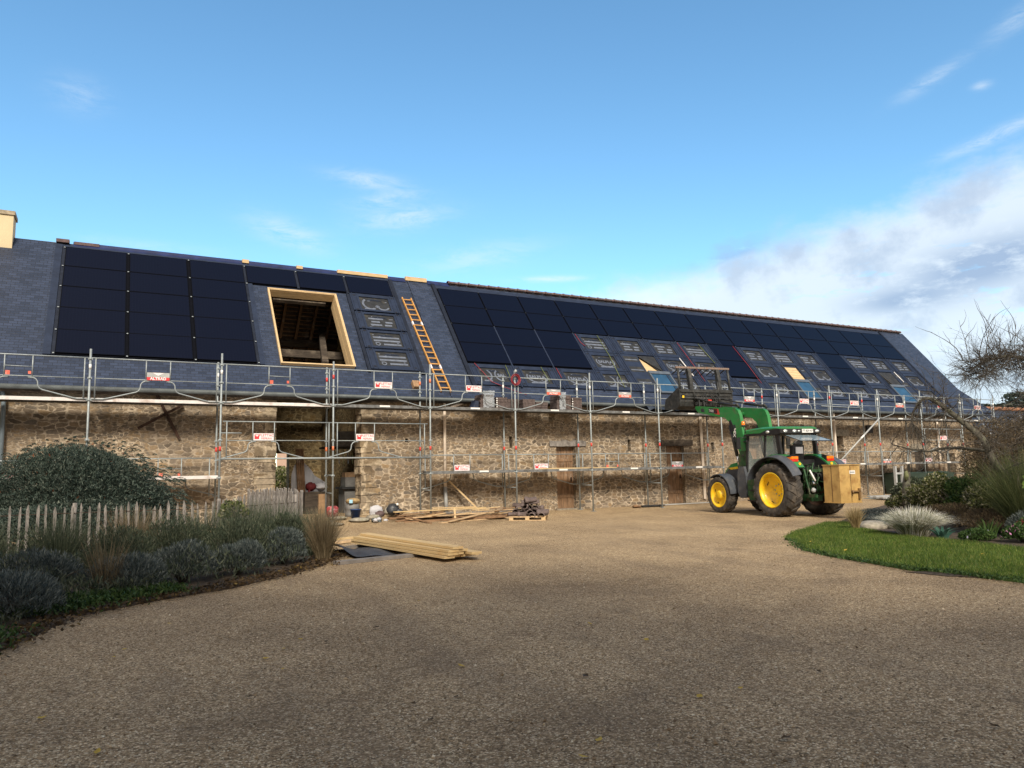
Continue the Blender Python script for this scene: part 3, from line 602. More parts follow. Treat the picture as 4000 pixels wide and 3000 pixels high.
# mounting trays: moulded plastic with recessed windows, grey raised shapes and lettering
def tray_mesh(kind):
    q = random.Random(kind*17+3); mb = MB(); wd, ht = 1.70, 1.035; a0, a1, b0, b1 = .30, 1.36, .17, .86
    mb.box(0, wd, 0, ht, .004, .014, 'plastic_recess')
    for (p, r_, s_, t_) in ((0, a0, 0, ht), (a1, wd, 0, ht), (a0, a1, 0, b0), (a0, a1, b1, ht)): mb.box(p, r_, s_, t_, .0145, .05, 'plastic_tray')
    for u in (.06, .22, 1.44, 1.6): mb.box(u, u+.03, .02, ht-.02, .0505, .066, 'plastic_tray')
    for (u, v) in ((.14, .12), (.14, .9), (1.5, .12), (1.5, .9)): mb.box(u-.05, u+.05, v-.018, v+.018, .0505, .056, 'void')
    def arc(cx, cy, rx, ry, t0, t1, wdt=.05, m='tray_mark'):
        wdt = wdt*1.25
        pts = [(cx+rx*math.cos(R(t)), cy+ry*math.sin(R(t))) for t in np.linspace(t0, t1, 18)]
        for i in range(17):
            (x0, y0), (x1_, y1) = pts[i], pts[i+1]; f = 1+wdt/max(rx, ry)
            g = lambda x, y: (cx+(x-cx)*(1+wdt/rx), cy+(y-cy)*(1+wdt/ry))
            p, r_ = g(x0, y0), g(x1_, y1)
            mb.face([(x0, y0, .024), (x1_, y1, .024), (r_[0], r_[1], .024), (p[0], p[1], .024)], m)
    def bar(u0, u1, v): mb.box(u0, u1, v-.01, v+.07, .0145, .022, 'tray_mark')
    tf = lambda cx, cy: (lambda x, y, z: (cx+x, cy+y, .025))
    arc(.83, .30, .48, .40, 70, 110, .02, 'plastic_tray'); arc(.83, .33, .5, .42, 60, 120, .02, 'plastic_tray')
    if kind == 0:
        bar(.42, .95, .62); bar(.5, .8, .46); bar(1.0, 1.25, .46); bar(.45, .85, .30); bar(.95, 1.2, .30)
    elif kind == 1:
        arc(.83, .52, .38, .24, 150, 395, .045); mb.text('SALPLA', .20, 'tray_mark', tf(.83, .52), .012); bar(.5, 1.15, .19)
    elif kind == 2:
        arc(.62, .5, .18, .22, 120, 260, .06); arc(1.1, .5, .2, .24, 200, 330, .05); bar(.42, .8, .2); arc(.9, .38, .05, .05, 0, 360, .02)
    elif kind == 3:
        bar(.38, 1.3, .60); bar(.38, 1.3, .44); arc(.5, .3, .05, .05, 0, 360, .03); bar(.7, 1.3, .26)
    elif kind == 4:
        arc(.55, .52, .16, .22, -90, 60, .05); arc(1.12, .52, .2, .24, 120, 280, .05); mb.text('SAL', .19, 'tray_mark', tf(1.13, .52), .012); bar(.4, .7, .2)
    for k in range(7):
        u = q.uniform(a0+.03, a1-.12); v = q.choice((.19, .27, .36, .66, .74)); mb.box(u, u+q.uniform(.03, .1), v, v+.03, .0145, .02, 'tray_mark')
    return mb
tp = {}
def tray(u, s_, kind):
    if kind not in tp: tp[kind] = o = tray_mesh(kind).build('mounting_tray', barn, local=True)
    else: o = dup(tp[kind])
    place_roof(o, u, s_)
for j, (s_, k) in enumerate(((3.92, 2), (2.96, 0), (2.0, 3), (1.04, 3))): tray(7.38, s_+.01, k)
q = random.Random(11); pat5 = [4, 1, 1, 4, 1, 1, 1, 2, 1, 1, 1, 1, 2, 4, 1]
for i in range(15):
    sk = i in (4, 9, 13)
    if i not in (0, 1, 2, 7, 11):
        tray(colsR[i]+.01, 2.64, 0 if i % 3 else 3); 
        if not sk: tray(colsR[i]+.01, 1.58, 1 if i % 2 else 2)
    if not sk: tray(colsR[i]+.01, .52, pat5[i])
# bits of tray left and right of the roof windows
for i, (a, b_) in zip((4, 9, 13), SKY):
    u0 = colsR[i]+.03; u1 = colsR[i+1]-.02
    for (p, r_) in ((u0, a-.03), (b_+.03, u1)):
        if r_-p > .1:
            mb = MB(); mb.fbox(RP, p, r_, .5, 2.62, .004, .05, 'plastic_tray'); w_ = (r_-p)
            if w_ > .3:
                for s_ in (.9, 1.6, 2.2): mb.fbox(RP, p+.06, r_-.06, s_, s_+.3, .0505, .053, 'plastic_recess'); mb.fbox(RP, p+.1, r_-.12, s_+.08, s_+.13, .0535, .058, 'tray_mark')
            mb.build('tray_offcut', barn)
# roof windows: grey frame, blue protective film, and the uncovered opening above each
for n_, (a, b_) in enumerate(SKY):
    mb = MB(); mb.fbox(RP, a, b_, .44, .52, -.05, .09, 'velux'); mb.fbox(RP, a, b_, 1.50, 1.66, -.05, .10, 'velux'); mb.fbox(RP, a, a+.07, .52, 1.50, -.05, .09, 'velux'); mb.fbox(RP, b_-.07, b_, .52, 1.50, -.05, .09, 'velux'); sw = mb.build('roof_window', barn)
    mb = MB(); mb.fbox(RP, a+.07, b_-.07, .52, 1.50, .03, .06, 'film_blue'); mb.build('pane', sw)
    mb = MB()
    if n_ == 1:
        for i in range(5): mb.fbox(RP, a+.05, b_-.02, 1.70+i*.17, 1.86+i*.17, -.05, -.01, 'pine')
        mb.fbox(RP, a-.04, a+.04, 1.66, 2.6, .0, .09, 'black_rubber')
    elif n_ == 0:
        mb.raw([RP(a, 1.66, -.02), RP(a+.72, 1.74, -.02), RP(a-.02, 2.5, .0)], [(0, 1, 2)], 'pine'); mb.raw([RP(a+.66, 1.70, .03), RP(a+1.06, 1.66, .03), RP(b_, 2.55, .05), RP(a-.02, 2.55, .05)], [(0, 1, 2, 3)], 'plastic_recess'); mb.tube([RP(a-.02, 2.52, .06), RP(a+.75, 1.72, .06)], .02, 'black_rubber')
    else:
        mb.raw([RP(a, 1.66, -.02), RP(a+.16, 1.70, -.02), RP(a-.02, 2.35, .0)], [(0, 1, 2)], 'pine'); mb.raw([RP(a+.15, 1.66, .03), RP(b_, 1.66, .03), RP(b_, 2.55, .05), RP(a-.02, 2.55, .05)], [(0, 1, 2, 3)], 'plastic_recess'); mb.tube([RP(a-.02, 2.5, .06), RP(a+.3, 1.66, .06), RP(a+.7, 1.6, .07)], .03, 'black_rubber')
    mb.build('window_surround', barn)
mb = MB(); mb.tube([RP(20.78, 2.55, .09), RP(20.85, 1.45, .12)], .02, 'white_paint'); mb.tube([RP(34.67, 2.62, .09), RP(34.68, 1.89, .1)], .02, 'white_paint'); mb.build('batten_strip', barn)
for m_, pts in (('cable_red', [(11.11, 1.54), (11.3, 1.1), (11.47, .64), (11.91, .38), (12.6, .05)]), ('cable_red', [(16.13, 3.6), (16.18, 3.1), (16.3, 2.9)]), ('cable_red', [(14.39, 1.53), (14.41, 1.0)]), ('cable_red', [(21.27, 3.58), (21.31, 2.2), (21.33, 1.2)]), ('cable_red', [(24.5, 3.65), (24.55, 2.4), (24.52, 1.27)]),
                ('cable_green', [(17.19, 3.63), (17.2, 2.39), (17.02, .63)]), ('cable_green', [(12.31, 1.51), (12.28, .9)]), ('cable_green', [(13.75, 1.52), (13.81, .77)]), ('cable_green', [(22.45, 3.61), (22.63, 2.37)])):
    mb = MB(); mb.tube([RP(u, s_, .085) for u, s_ in pts], .012, m_, 6); mb.build('cable', barn)
# pipes on the wall
mb = MB(); mb.tube([(10.36, YW-.16, 3.80), (10.28, YW-.16, 3.70), (9.86, YW-.14, 3.54)], .05, 'pvc_cream'); mb.tube([(9.72, YW-.1, 3.96), (9.72, YW-.1, 3.82), (9.66, YW-.09, 3.7), (9.66, YW-.09, 1.0)], .05, 'pvc_cream'); dp = mb.build('downpipe', barn)
mb = MB(); mb.tube([(9.66, YW-.09, 1.0), (9.70, YW-.09, .15)], .062, 'galv_pale'); mb.build('pipe_foot', dp)
mb = MB(); mb.tube([(-2.28, YW-.13, 3.85), (-2.18, YW-.12, 3.5), (-2.17, YW-.12, .1)], .055, 'pipe_blue'); mb.build('downpipe', barn)
mb = MB(); mb.tube([(35.5, YW-.1, 3.75), (35.55, YW-.1, .2)], .05, 'pvc_cream'); mb.build('downpipe', barn)
mb = MB(); mb.box(30.35, 30.75, YW-.08, YW-.005, 2.85, 3.2, 'black_rubber'); mb.tube([(30.5, YW-.06, 3.9), (30.52, YW-.06, 3.2)], .012, 'black_rubber'); mb.tube([(30.5+.28*math.cos(t_), YW-.07, 2.72+.22*math.sin(t_)) for t_ in np.linspace(0, 5.5, 14)], .012, 'black_rubber'); mb.build('meter_box', barn)
# ------------------------------------------------------------------ scaffold
SX = [-6.3, -3.33, -.33, 2.76, 5.79, 8.77, 11.73, 14.66, 17.62, 20.63, 23.67, 26.77, 29.85, 32.86, 35.92]
YF, YRr = 21.4, 22.14
scaf = thing('scaffold', (8.77, 21.77, 0), 'long galvanised tube scaffold with guardrails standing against the barn wall', 'scaffold')
def post(x, y, zt, bands, up=.0):
    mb = MB(); z0 = gz(x, y); mb.tube([(x, y, z0+.02), (x, y, zt)], .027, 'galv', 8)
    mb.tube([(x, y, z0+.02), (x, y, z0+.32)], .019, 'rust_iron', 8); mb.box(x-.07, x+.07, y-.07, y+.07, z0, z0+.012, 'galv')
    for z, m in bands: mb.tube([(x, y, z-.06), (x, y, z+.06)], .031, m, 8)
    for z in (1.43, 2.43, 3.42, 3.97, 4.45): mb.tube([(x, y, z-.03), (x, y, z+.03)], .036, 'galv', 8); mb.box(x-.05, x+.05, y-.012, y+.012, z-.02, z+.02, 'galv')
    return mb.build('scaffold_post', scaf)
for i, x in enumerate(SX):
    bf = [(4.25, 'band_red' if i in (4, 11, 13) else 'band_orange' if i == 5 else 'white_paint'), (2.2+.1*(i > 6), 'band_red' if i not in (4,) else 'band_orange')]
    post(x, YF, 4.70+(.06 if i % 2 else 0), bf)
    if i >= 3: post(x-(.0 if i < 5 else .04), YRr, 4.62, [(4.25, 'band_red' if i in (4, 10, 12) else 'band_orange' if i == 5 else 'white_paint'), (2.2+.1*(i > 6), 'band_red' if i not in (4,) else 'band_orange')])
def sign(mb_parent, cx, y, z, kind):
    mb = MB(); w2, h2 = .265, .095
    fn = lambda cx_, cz: (lambda a, b_, c: (cx_+a, y-.021, cz+b_))
    if kind == 'P':
        mb.box(cx-w2, cx+w2, y-.016, y-.008, z-h2, z+h2, 'sign_white'); mb.box(cx-.24, cx-.12, y-.020, y-.0165, z-.06, z+.065, 'sign_red')
        mb.raw([(cx-.225, y-.0225, z+.05), (cx-.135, y-.0225, z+.05), (cx-.16, y-.0225, z+.01), (cx-.2, y-.0225, z+.02)], [(0, 1, 2, 3)], 'sign_white')
        mb.text('PLETTAC', .095, 'sign_red', fn(cx+.07, z+.04)); mb.text('MEFRAN', .075, 'sign_red', fn(cx+.07, z-.045))
    elif kind == 'A':
        mb.box(cx-w2, cx+w2, y-.016, y-.008, z-.02, z+.1, 'galv_pale'); mb.box(cx-w2, cx+w2, y-.018, y-.0082, z-.10, z-.021, 'sign_red')
        mb.raw([(cx-.14, y-.02, z+.095), (cx, y-.02, z+.02), (cx+.14, y-.02, z+.095)], [(0, 1, 2)], 'sign_white'); mb.text('ALTRAD', .10, 'sign_white', fn(cx, z-.058), .004)
    elif kind == 'O':
        mb.box(cx-w2, cx+w2, y-.016, y-.008, z-.02, z+.07, 'galv_pale'); mb.box(cx-w2, cx+w2, y-.018, y-.0082, z-.11, z-.021, 'sign_orange'); mb.text('ALTRAD', .085, 'sign_white', fn(cx, z-.062), .002)
        mb.raw([(cx-.14, y-.02, z+.065), (cx, y-.02, z+.01), (cx+.14, y-.02, z+.065)], [(0, 1, 2)], 'sign_white')
    else: return
    mb.build('sign_plate', mb_parent)
def guard(xa, xb, y, zt, kind, off=0.0):
    mb = MB(); c = (xa+xb)/2+off; r = .0165; L = xa+.12; Rr = xb-.12; zm = zt-.51; zb = zt-1.03
    mb.tube([(xa+.02, y, zt), (xb-.02, y, zt)], r, 'galv', 8); mb.tube([(L, y, zm), (Rr, y, zm)], r*.85, 'galv', 6)
    for x in (L, Rr): mb.tube([(x, y, zb), (x, y, zt)], r, 'galv', 8)
    for x in (c-.285, c+.285): mb.tube([(x, y, zm-.02), (x, y, zt)], r*.9, 'galv', 8)
    for s in (-1, 1):
        mb.tube([(c+s*.2, y, zm-.03), (c+s*.30, y, zm-.03), (c+s*.36, y, zm-.06), (c+s*.40, y, zm-.12), (c+s*.41, y, zm-.22), (c+s*.44, y, zm-.28), (c+s*.50, y, zm-.32), (c+s*1.12, y, zb+.03), (c+s*1.25, y, zb), ((xb if s > 0 else xa)-s*.03, y, zb)], r, 'galv', 8)
    g = mb.build('guardrail', scaf)
    sign(g, c, y, zm+.10, kind)
    if kind == 'N':
        m2 = MB(); m2.tube([(c-.28, y, zm+.24), (c+.28, y, zm+.23)], .01, 'galv'); m2.box(c-.26, c-.17, y-.01, y, zm+.02, zm+.12, 'sign_orange'); m2.box(c+.2, c+.26, y-.01, y, zm+.05, zm+.12, 'sign_orange'); m2.build('torn_sign', g)
kinds = ['P', 'P', 'N', 'A', 'N', 'P', 'P', 'O', 'O', 'O', 'A', 'P', 'P', 'O', 'P']
for i in range(len(SX)-1):
    if SX[i] == 17.62 or i == 9: pass
    guard(SX[i], SX[i+1], YF-.0, 4.475, kinds[i+1] if i >= 1 else 'P')
guard(35.98, 38.6, YF, 4.475, 'P')
for x in (38.65,): post(x, YF, 4.72, [(4.25, 'white_paint')]); post(x, YRr, 4.62, [])
# low guardrails: front plane in the left bays, rear plane on the lower deck
guard(2.80, 5.79, YF, 2.93, 'P', -.42); guard(5.79, 8.70, YF, 2.93, 'P', -.52)
for i, k in ((5, 'P'), (6, 'P'), (7, 'N'), (8, 'A'), (10, 'N'), (11, 'P'), (12, 'O'), (13, 'P')): guard(SX[i], SX[i+1], YRr, 2.0, k, -.1)
guard(-3.3, -.4, YF, 1.93, 'P', -.2); guard(-.3, 2.72, YRr, 1.97, 'N', .4)
guard(32.9, 35.9, YF, 3.0, 'P')
mb = MB(); mb.tube([(2.8, YF-.03, 1.93), (8.75, YF-.03, 1.92)], .024, 'galv'); mb.tube([(2.76, YF, 2.62), (3.3, YF, 2.62)], .016, 'galv'); mb.build('ledger_tube', scaf)
def deck(xa, xb, zt, m, ya=21.43, yb=22.10, lab=True, lx=.45):
    mb = MB(); wd = (yb-ya-.02)/2
    for k in range(2):
        y0 = ya+k*(wd+.02); mb.box(xa+.03, xb-.03, y0, y0+wd, zt-.028, zt, m); mb.box(xa+.03, xb-.03, y0, y0+.03, zt-.085, zt-.0285, m if k == 0 else 'deck_dark'); mb.box(xa+.03, xb-.03, y0+wd-.03, y0+wd, zt-.085, zt-.0285, 'deck_dark')
    if lab:
        c = xa+(xb-xa)*lx; mb.box(c-.16, c+.16, ya-.006, ya-.0005, zt-.055, zt-.008, 'white_paint')
    for x in (xa+.05, xb-.05): mb.tube([(x, ya-.03, zt-.06), (x, yb+.03, zt-.06)], .02, 'galv', 6)
    return mb.build('deck_board', scaf)
for i in range(len(SX)-1):
    deck(SX[i], SX[i+1], 3.475, 'deck_white' if i < 4 else 'deck_grey', lab=i > 1, lx=.58 if i < 4 else .52)
deck(35.92, 38.65, 3.475, 'deck_grey')
for i in range(5, 14):
    if i == 9: continue
    deck(SX[i], SX[i+1], 1.50, 'deck_grey', ya=21.46, lx=.62)
deck(.9, 2.76, 1.50, 'deck_white', lab=False)
mb = MB()
for x in SX[4:]:
    mb.tube([(x, YF, 1.44), (x, YRr, 1.44)], .02, 'galv', 6); mb.tube([(x, YF, .93), (x, YRr, .93)], .018, 'galv', 6)
mb.build('transom_tubes', scaf)
mb = MB(); mb.tube([(27.14, YF-.03, 1.6), (29.85, YF-.03, 3.42)], .034, 'galv_pale'); mb.tube([(28.55, YF-.03, 2.545), (28.75, YF-.03, 2.68)], .04, 'white_paint'); mb.build('diagonal_brace', scaf)
mb = MB(); mb.tube([(27.2, YRr+.05, 3.98), (29.7, YRr+.05, 3.95)], .02, 'galv'); mb.build('ledger_tube', scaf)

# props and poles leaning between wall and scaffold
def pole(a, b_, wd, m, lab, cat='batten', name='batten', group=None):
    mb = MB(); mb.beam(a, b_, wd, wd, m); o = mb.build(name, loc=a); return tag(o, lab, cat, group)
pole((20.55, 22.38, .25), (20.42, 22.30, 3.42), .075, 'pvc_cream', 'pale upright wooden batten against the wall, left of the tractor loader')
pole((28.05, 22.25, .2), (28.0, 22.25, 3.9), .08, 'pvc_cream', 'pale upright wooden batten beside the small barred window')
pole((15.9, 21.72, 1.50), (12.7, 21.62, 1.515), .045, 'pine_new', 'thin fresh pine batten lying on the lower scaffold deck by the first door')

# stacks of slates and roof tiles on the upper deck
def tile_stack(x0, x1, z1, y0, y1, m, lab, wrap=None, name='tile_stack', strap=True):
    t_ = thing(name, ((x0+x1)/2, (y0+y1)/2, 3.475), lab, 'tile stack', 'stacks of roof tiles on the upper scaffold deck'); q = random.Random(int(x0*100)); z = 3.478; mb = MB()
    while z < z1-.03:
        h = .036; d = q.uniform(-.012, .012); e = q.uniform(-.012, .012); mb.box(x0+d, x1+d, y0+e, y1+e, z, z+h-.007, m); mb.box(x0+d+.01, x1+d-.01, y0+e+.02, y1+e-.02, z+h-.0065, z+h-.0005, 'void'); z += h
    mb.build('tiles', t_)
    if strap:
        mb = MB()
        for k in range(5): mb.blobby((x0+.02, y0-.012, 3.52+k*(z1-3.56)/4.5), (.022, .014, .026), 'white_paint', k, 1, .1)
        mb.build('spacers', t_)
    if wrap:
        mb = MB(); a, b_ = wrap; n = 9; vs = []; q = random.Random(4)
        for j in range(n+1):
            for i in range(n+1):
                u = a+(b_-a)*i/n; v = 3.49+(z1+.09-3.49)*j/n; vs.append((u+q.uniform(-.012, .012), y0-.03+q.uniform(-.02, .012), v+q.uniform(-.015, .015)))
        fs = [(j*(n+1)+i, j*(n+1)+i+1, (j+1)*(n+1)+i+1, (j+1)*(n+1)+i) for j in range(n) for i in range(n)]; mb.raw(vs, fs, 'wrap', True)
        k = len(mb.v); mb.raw([(a, y0-.02, z1+.08), (b_, y0-.02, z1+.08), (b_, y1, z1+.05), (a, y1, z1+.05)], [(0, 1, 2, 3)], 'wrap'); mb.build('plastic_wrap', t_)
tile_stack(10.56, 11.0, 3.94, 21.55, 22.0, 'tile_brown', 'tall tile stack half covered by crumpled clear plastic, first from the left on the deck', (10.64, 11.04), strap=False)
tile_stack(11.12, 11.52, 3.86, 21.55, 22.0, 'tile_brown', 'tile stack with white spacers just left of the post with the red rope')
tile_stack(11.55, 11.98, 3.83, 21.6, 22.0, 'tile_brown', 'tile stack behind the post with the red rope', strap=False)
tile_stack(12.12, 12.58, 3.80, 21.55, 22.0, 'tile_brown', 'bare brown tile stack just right of the post with the red rope', strap=False)
tile_stack(12.63, 13.08, 3.76, 21.6, 22.0, 'tile_brown', 'lowest brown tile stack, between the bare one and the wrapped one', strap=False)
tile_stack(13.42, 13.98, 3.98, 21.55, 22.0, 'tile_brown', 'tall tile stack under a twisted strip of clear plastic', (13.5, 13.75), strap=False)
tile_stack(14.02, 14.42, 3.93, 21.55, 22.0, 'tile_brown', 'tall tile stack with a column of white spacers, rightmost on the deck')
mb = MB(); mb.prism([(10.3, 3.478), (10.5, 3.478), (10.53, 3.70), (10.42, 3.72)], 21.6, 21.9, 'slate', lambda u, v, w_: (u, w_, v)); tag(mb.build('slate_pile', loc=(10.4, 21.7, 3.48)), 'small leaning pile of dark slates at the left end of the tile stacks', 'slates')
# dark sheeting crumpled near the loader bucket
mb = MB(); q = random.Random(3); n, k = 16, 5; vs = []
for j in range(k+1):
    for i in range(n+1): vs.append((17.3+3.0*i/n, 21.5+.1*j, 3.50+abs(math.sin(i*.9+j*.7))*.20*math.sin(math.pi*min(1, j/k+.15))+q.uniform(0, .06)))
mb.raw(vs, [(j*(n+1)+i, j*(n+1)+i+1, (j+1)*(n+1)+i+1, (j+1)*(n+1)+i) for j in range(k) for i in range(n)], 'tarp', True); tag(mb.build('dark_sheeting', loc=(18.8, 21.7, 3.48)), 'crumpled dark sheeting on the upper deck under the loader bucket', 'sheeting')
# red rope coil hung on a post, with its pulley
rope = thing('rope_coil', (11.72, 21.33, 4.4), 'coil of bright red rope hung on the scaffold post', 'rope'); mb = MB(); q = random.Random(2)
for k in range(6):
    a = .15+q.uniform(-.025, .025); mb.tube([(11.72+q.uniform(-.01, .01)+a*math.cos(t_), 21.33+.01*k-.03, 4.40+a*math.sin(t_)*1.05) for t_ in np.linspace(0, 2*math.pi, 20)[:-1]], .014, 'cable_red', 6, closed=True)
mb.build('rope', rope); mb = MB(); mb.blobby((11.76, 21.38, 4.69), (.05, .04, .05), 'galv_pale', 1); mb.tube([(11.72, 21.36, 4.62), (11.76, 21.38, 4.75)], .02, 'galv'); mb.build('pulley', rope)
mb = MB(); mb.fbox(RP, 8.56, 8.78, .18, .46, .02, .16, 'cardboard'); tag(mb.build('cardboard_box', loc=RP(8.67, .3, 0)), 'small brown box on the slates left of the roof ladder', 'box')

# roof ladder
lad = thing('roof_ladder', RP(9.65, .1, .05), 'orange wooden roof ladder lying on the slates', 'ladder')
LA, LB = (9.49, .08), (9.31, 4.92)
for dx in (0, .335):
    mb = MB(); mb.beam(RP(LA[0]+dx-.0, LA[1], .07), RP(LB[0]+dx, LB[1], .07), .035, .06, 'ladder_wood', up=(0, -S50, C50)); mb.build('side_rail', lad)
for k in range(17):
    f = (k+.6)/17; u = LA[0]+(LB[0]-LA[0])*f; s_ = LA[1]+(LB[1]-LA[1])*f; mb = MB(); mb.beam(RP(u+.019, s_, .075), RP(u+.316, s_, .075), .04, .03, 'ladder_wood', up=(0, -S50, C50)); mb.build('rung', lad)
mb = MB()
for f in (.24, .70):
    for dx in (0, .335): u = LA[0]+(LB[0]-LA[0])*f+dx; s_ = LA[1]+(LB[1]-LA[1])*f; mb.beam(RP(u, s_-.09, .075), RP(u-.007, s_+.09, .075), .045, .07, 'sign_white' , up=(0, -S50, C50))
mb.build('white_joint', lad)

# ------------------------------------------------------------------ ground clutter in front of the wall
# loose fresh boards at the left
def board(name, a, b_, wd, ht, m, lab, cat, group=None, up=(0, 0, 1)):
    mb = MB(); mb.beam(a, b_, wd, ht, m, up); return tag(mb.build(name, loc=tuple((Vector(a)+Vector(b_))/2)), lab, cat, group)
g_ = 'fresh pine boards stacked on the gravel'
A_, B_ = Vector((4.86, 15.35, 0)), Vector((5.42, 11.70, 0)); D_ = (B_-A_).normalized(); N_ = Vector((D_.y, -D_.x, 0))
rows = [(.05, [(-.36, 'bottom board on the left edge of the fresh pine stack'), (-.12, 'bottom inner left board of the fresh pine stack'), (.12, 'bottom inner right board of the fresh pine stack'), (.36, 'bottom board on the right edge of the fresh pine stack')]),
        (.098, [(-.34, 'second layer pine board nearest the dark tarp'), (-.08, 'second layer pine board in the middle of the stack'), (.20, 'second layer pine board with its end sticking out on the right')]),
        (.146, [(-.30, 'third layer pine board on the front of the stack'), (-.03, 'third layer pine board on the back of the stack')]),
        (.194, [(-.14, 'topmost pine board of the fresh stack')])]
q = random.Random(9)
for z, lst in rows:
    for off, lab in lst:
        off = -off; s0, s1 = q.uniform(-.15, .15), q.uniform(-.16, .12); tw = q.uniform(-.03, .03)
        a = A_+N_*(off*.74+tw)+D_*s0; b_ = B_+N_*(off*.74-tw)+D_*s1
        board('pine_board', (a.x, a.y, z+.055), (b_.x, b_.y, z+.03), .20, .040, 'pine_new', lab, 'board', g_)
board('timber_bearer', (4.35, 15.0, .03), (5.1, 15.35, .03), .08, .055, 'plank_grey', 'short grey bearer under the far end of the pine stack', 'bearer')
board('grey_plank', (3.45, 12.55, .03), (5.35, 12.95, .03), .18, .055, 'plank_grey', 'long grey weathered plank on the gravel crossing under the pine stack', 'plank')
board('timber_piece', (4.2, 16.6, .05), (5.1, 16.9, .06), .16, .04, 'pine_new', 'short pine offcut on the gravel beyond the stack', 'board'); board('timber_piece', (4.1, 16.0, .04), (4.95, 16.35, .04), .22, .05, 'wood_debris_pale', 'short broad offcut beside the tall straw grass', 'board')
mb = MB(); n = 10; vs = []
for j in range(n+1):
    for i in range(n+1):
        u, v = i/n, j/n; vs.append((3.85+.95*u+.1*v, 14.9-1.9*v+.5*u*(1-v)-.25*u, .02+.16*(1-u)*(1-v)*math.sin(v*3)+.03*math.sin(u*7+v*5)+.12*max(0, (1-u)-.5)))
mb.raw(vs, [(j*(n+1)+i, (j+1)*(n+1)+i, (j+1)*(n+1)+i+1, j*(n+1)+i+1) for j in range(n) for i in range(n)], 'tarp', True); tag(mb.build('dark_tarp', loc=(4.3, 14, 0)), 'dark blue-grey tarp spread on the gravel beside the pine stack', 'tarp')
# debris heap of old laths
q = random.Random(21); gD = 'old boards and laths heaped at the foot of the wall'
spec = [((7.55, 21.25, .34), (10.7, 21.6, .33), .10, .03, 'pine_new', 'straight pale board on top of the debris heap, left end free'), ((7.7, 20.85, .06), (10.9, 20.6, .10), .20, .05, 'wood_debris', 'broad reddish plank along the front of the debris heap'),
 ((8.0, 20.95, .17), (10.9, 21.1, .22), .14, .03, 'wood_debris_pale', 'bowed pale lath across the middle of the heap'), ((8.85, 20.25, .05), (10.35, 20.75, .24), .12, .025, 'wood_debris_pale', 'pale lath raised at its right end on the front of the heap'),
 ((8.6, 20.3, .03), (11.3, 20.85, .05), .10, .03, 'wood_debris_pale', 'pale lath flat on the gravel reaching the tile pallet'), ((7.6, 21.6, .30), (8.35, 20.35, .03), .07, .03, 'wood_debris', 'thin dark lath slanting down to the gravel by the scaffold foot'),
 ((7.4, 21.3, .16), (9.6, 21.2, .17), .18, .05, 'wood_debris', 'thick brown plank low in the left of the heap'), ((9.0, 21.5, .24), (11.6, 21.5, .20), .14, .04, 'wood_grey', 'grey plank at the back right of the heap'),
 ((7.5, 20.9, .09), (9.1, 21.3, .26), .12, .04, 'wood_debris', 'short brown plank tilted in the left of the heap'), ((9.3, 21.1, .1), (11.9, 21.3, .12), .22, .05, 'wood_debris', 'brown plank at the right tail of the heap behind the tile pallet'),
 ((8.2, 21.4, .12), (8.9, 20.6, .28), .08, .03, 'pine', 'short orange-brown lath crossing the heap'), ((9.3, 20.8, .05), (9.5, 21.3, .38), .06, .025, 'pine', 'stub of yellow wood sticking up in the middle of the heap'),
 ((8.9, 21.7, .38), (10.4, 21.75, .36), .24, .03, 'pine', 'broad yellow board piece at the back of the heap')]
for a, b_, wd, ht, m_, lab in spec: board('old_board', a, b_, wd, ht, m_, lab, 'board', gD)
board('leaning_batten', (10.62, 21.9, .25), (9.72, 22.28, 1.22), .07, .05, 'pine', 'yellow batten leaning from the debris heap up to the downpipe', 'batten')
for i in range(26):
    x, y = q.uniform(7.3, 10.9), q.uniform(20.9, 21.7); a = q.uniform(-.5, .5); L_ = q.uniform(.3, 1.2); z = .06+q.uniform(0, .25)
    board('lath_scrap', (x, y, z), (x+L_*math.cos(a), y+L_*math.sin(a)*.4, max(.04, z+q.uniform(-.1, .1))), q.uniform(.03, .09), .02, q.choice(['wood_debris', 'wood_debris', 'wood_debris_pale', 'pine']), 'thin scrap of lath tangled in the debris heap', 'lath', 'thin lath scraps in the debris heap')
mb = MB(); mb.blobby((7.62, 21.55, .40), (.20, .18, .17), 'bag_dark', 5, 3, .12); mb.blobby((7.78, 21.5, .32), (.15, .14, .10), 'bag_dark', 6, 3, .15); mb.blobby((7.72, 21.42, .55), (.04, .03, .04), 'white_paint', 6, 1, .1); tag(mb.build('rubbish_bag', loc=(7.62, 21.55, .25)), 'dark rubbish bag with a white knot at the left end of the heap', 'bag')
mb = MB()
for k in range(7): mb.blobby((7.05+q.uniform(-.2, .25), 21.1+q.uniform(-.2, .2), .10+q.uniform(0, .08)), (.07, .06, .05), 'sheet_white' if k % 2 else 'zinc', k, 2, .4)
tag(mb.build('crumpled_scrap', loc=(7.1, 21.1, 0)), 'crumpled white and grey scrap on the ground left of the heap', 'scrap')
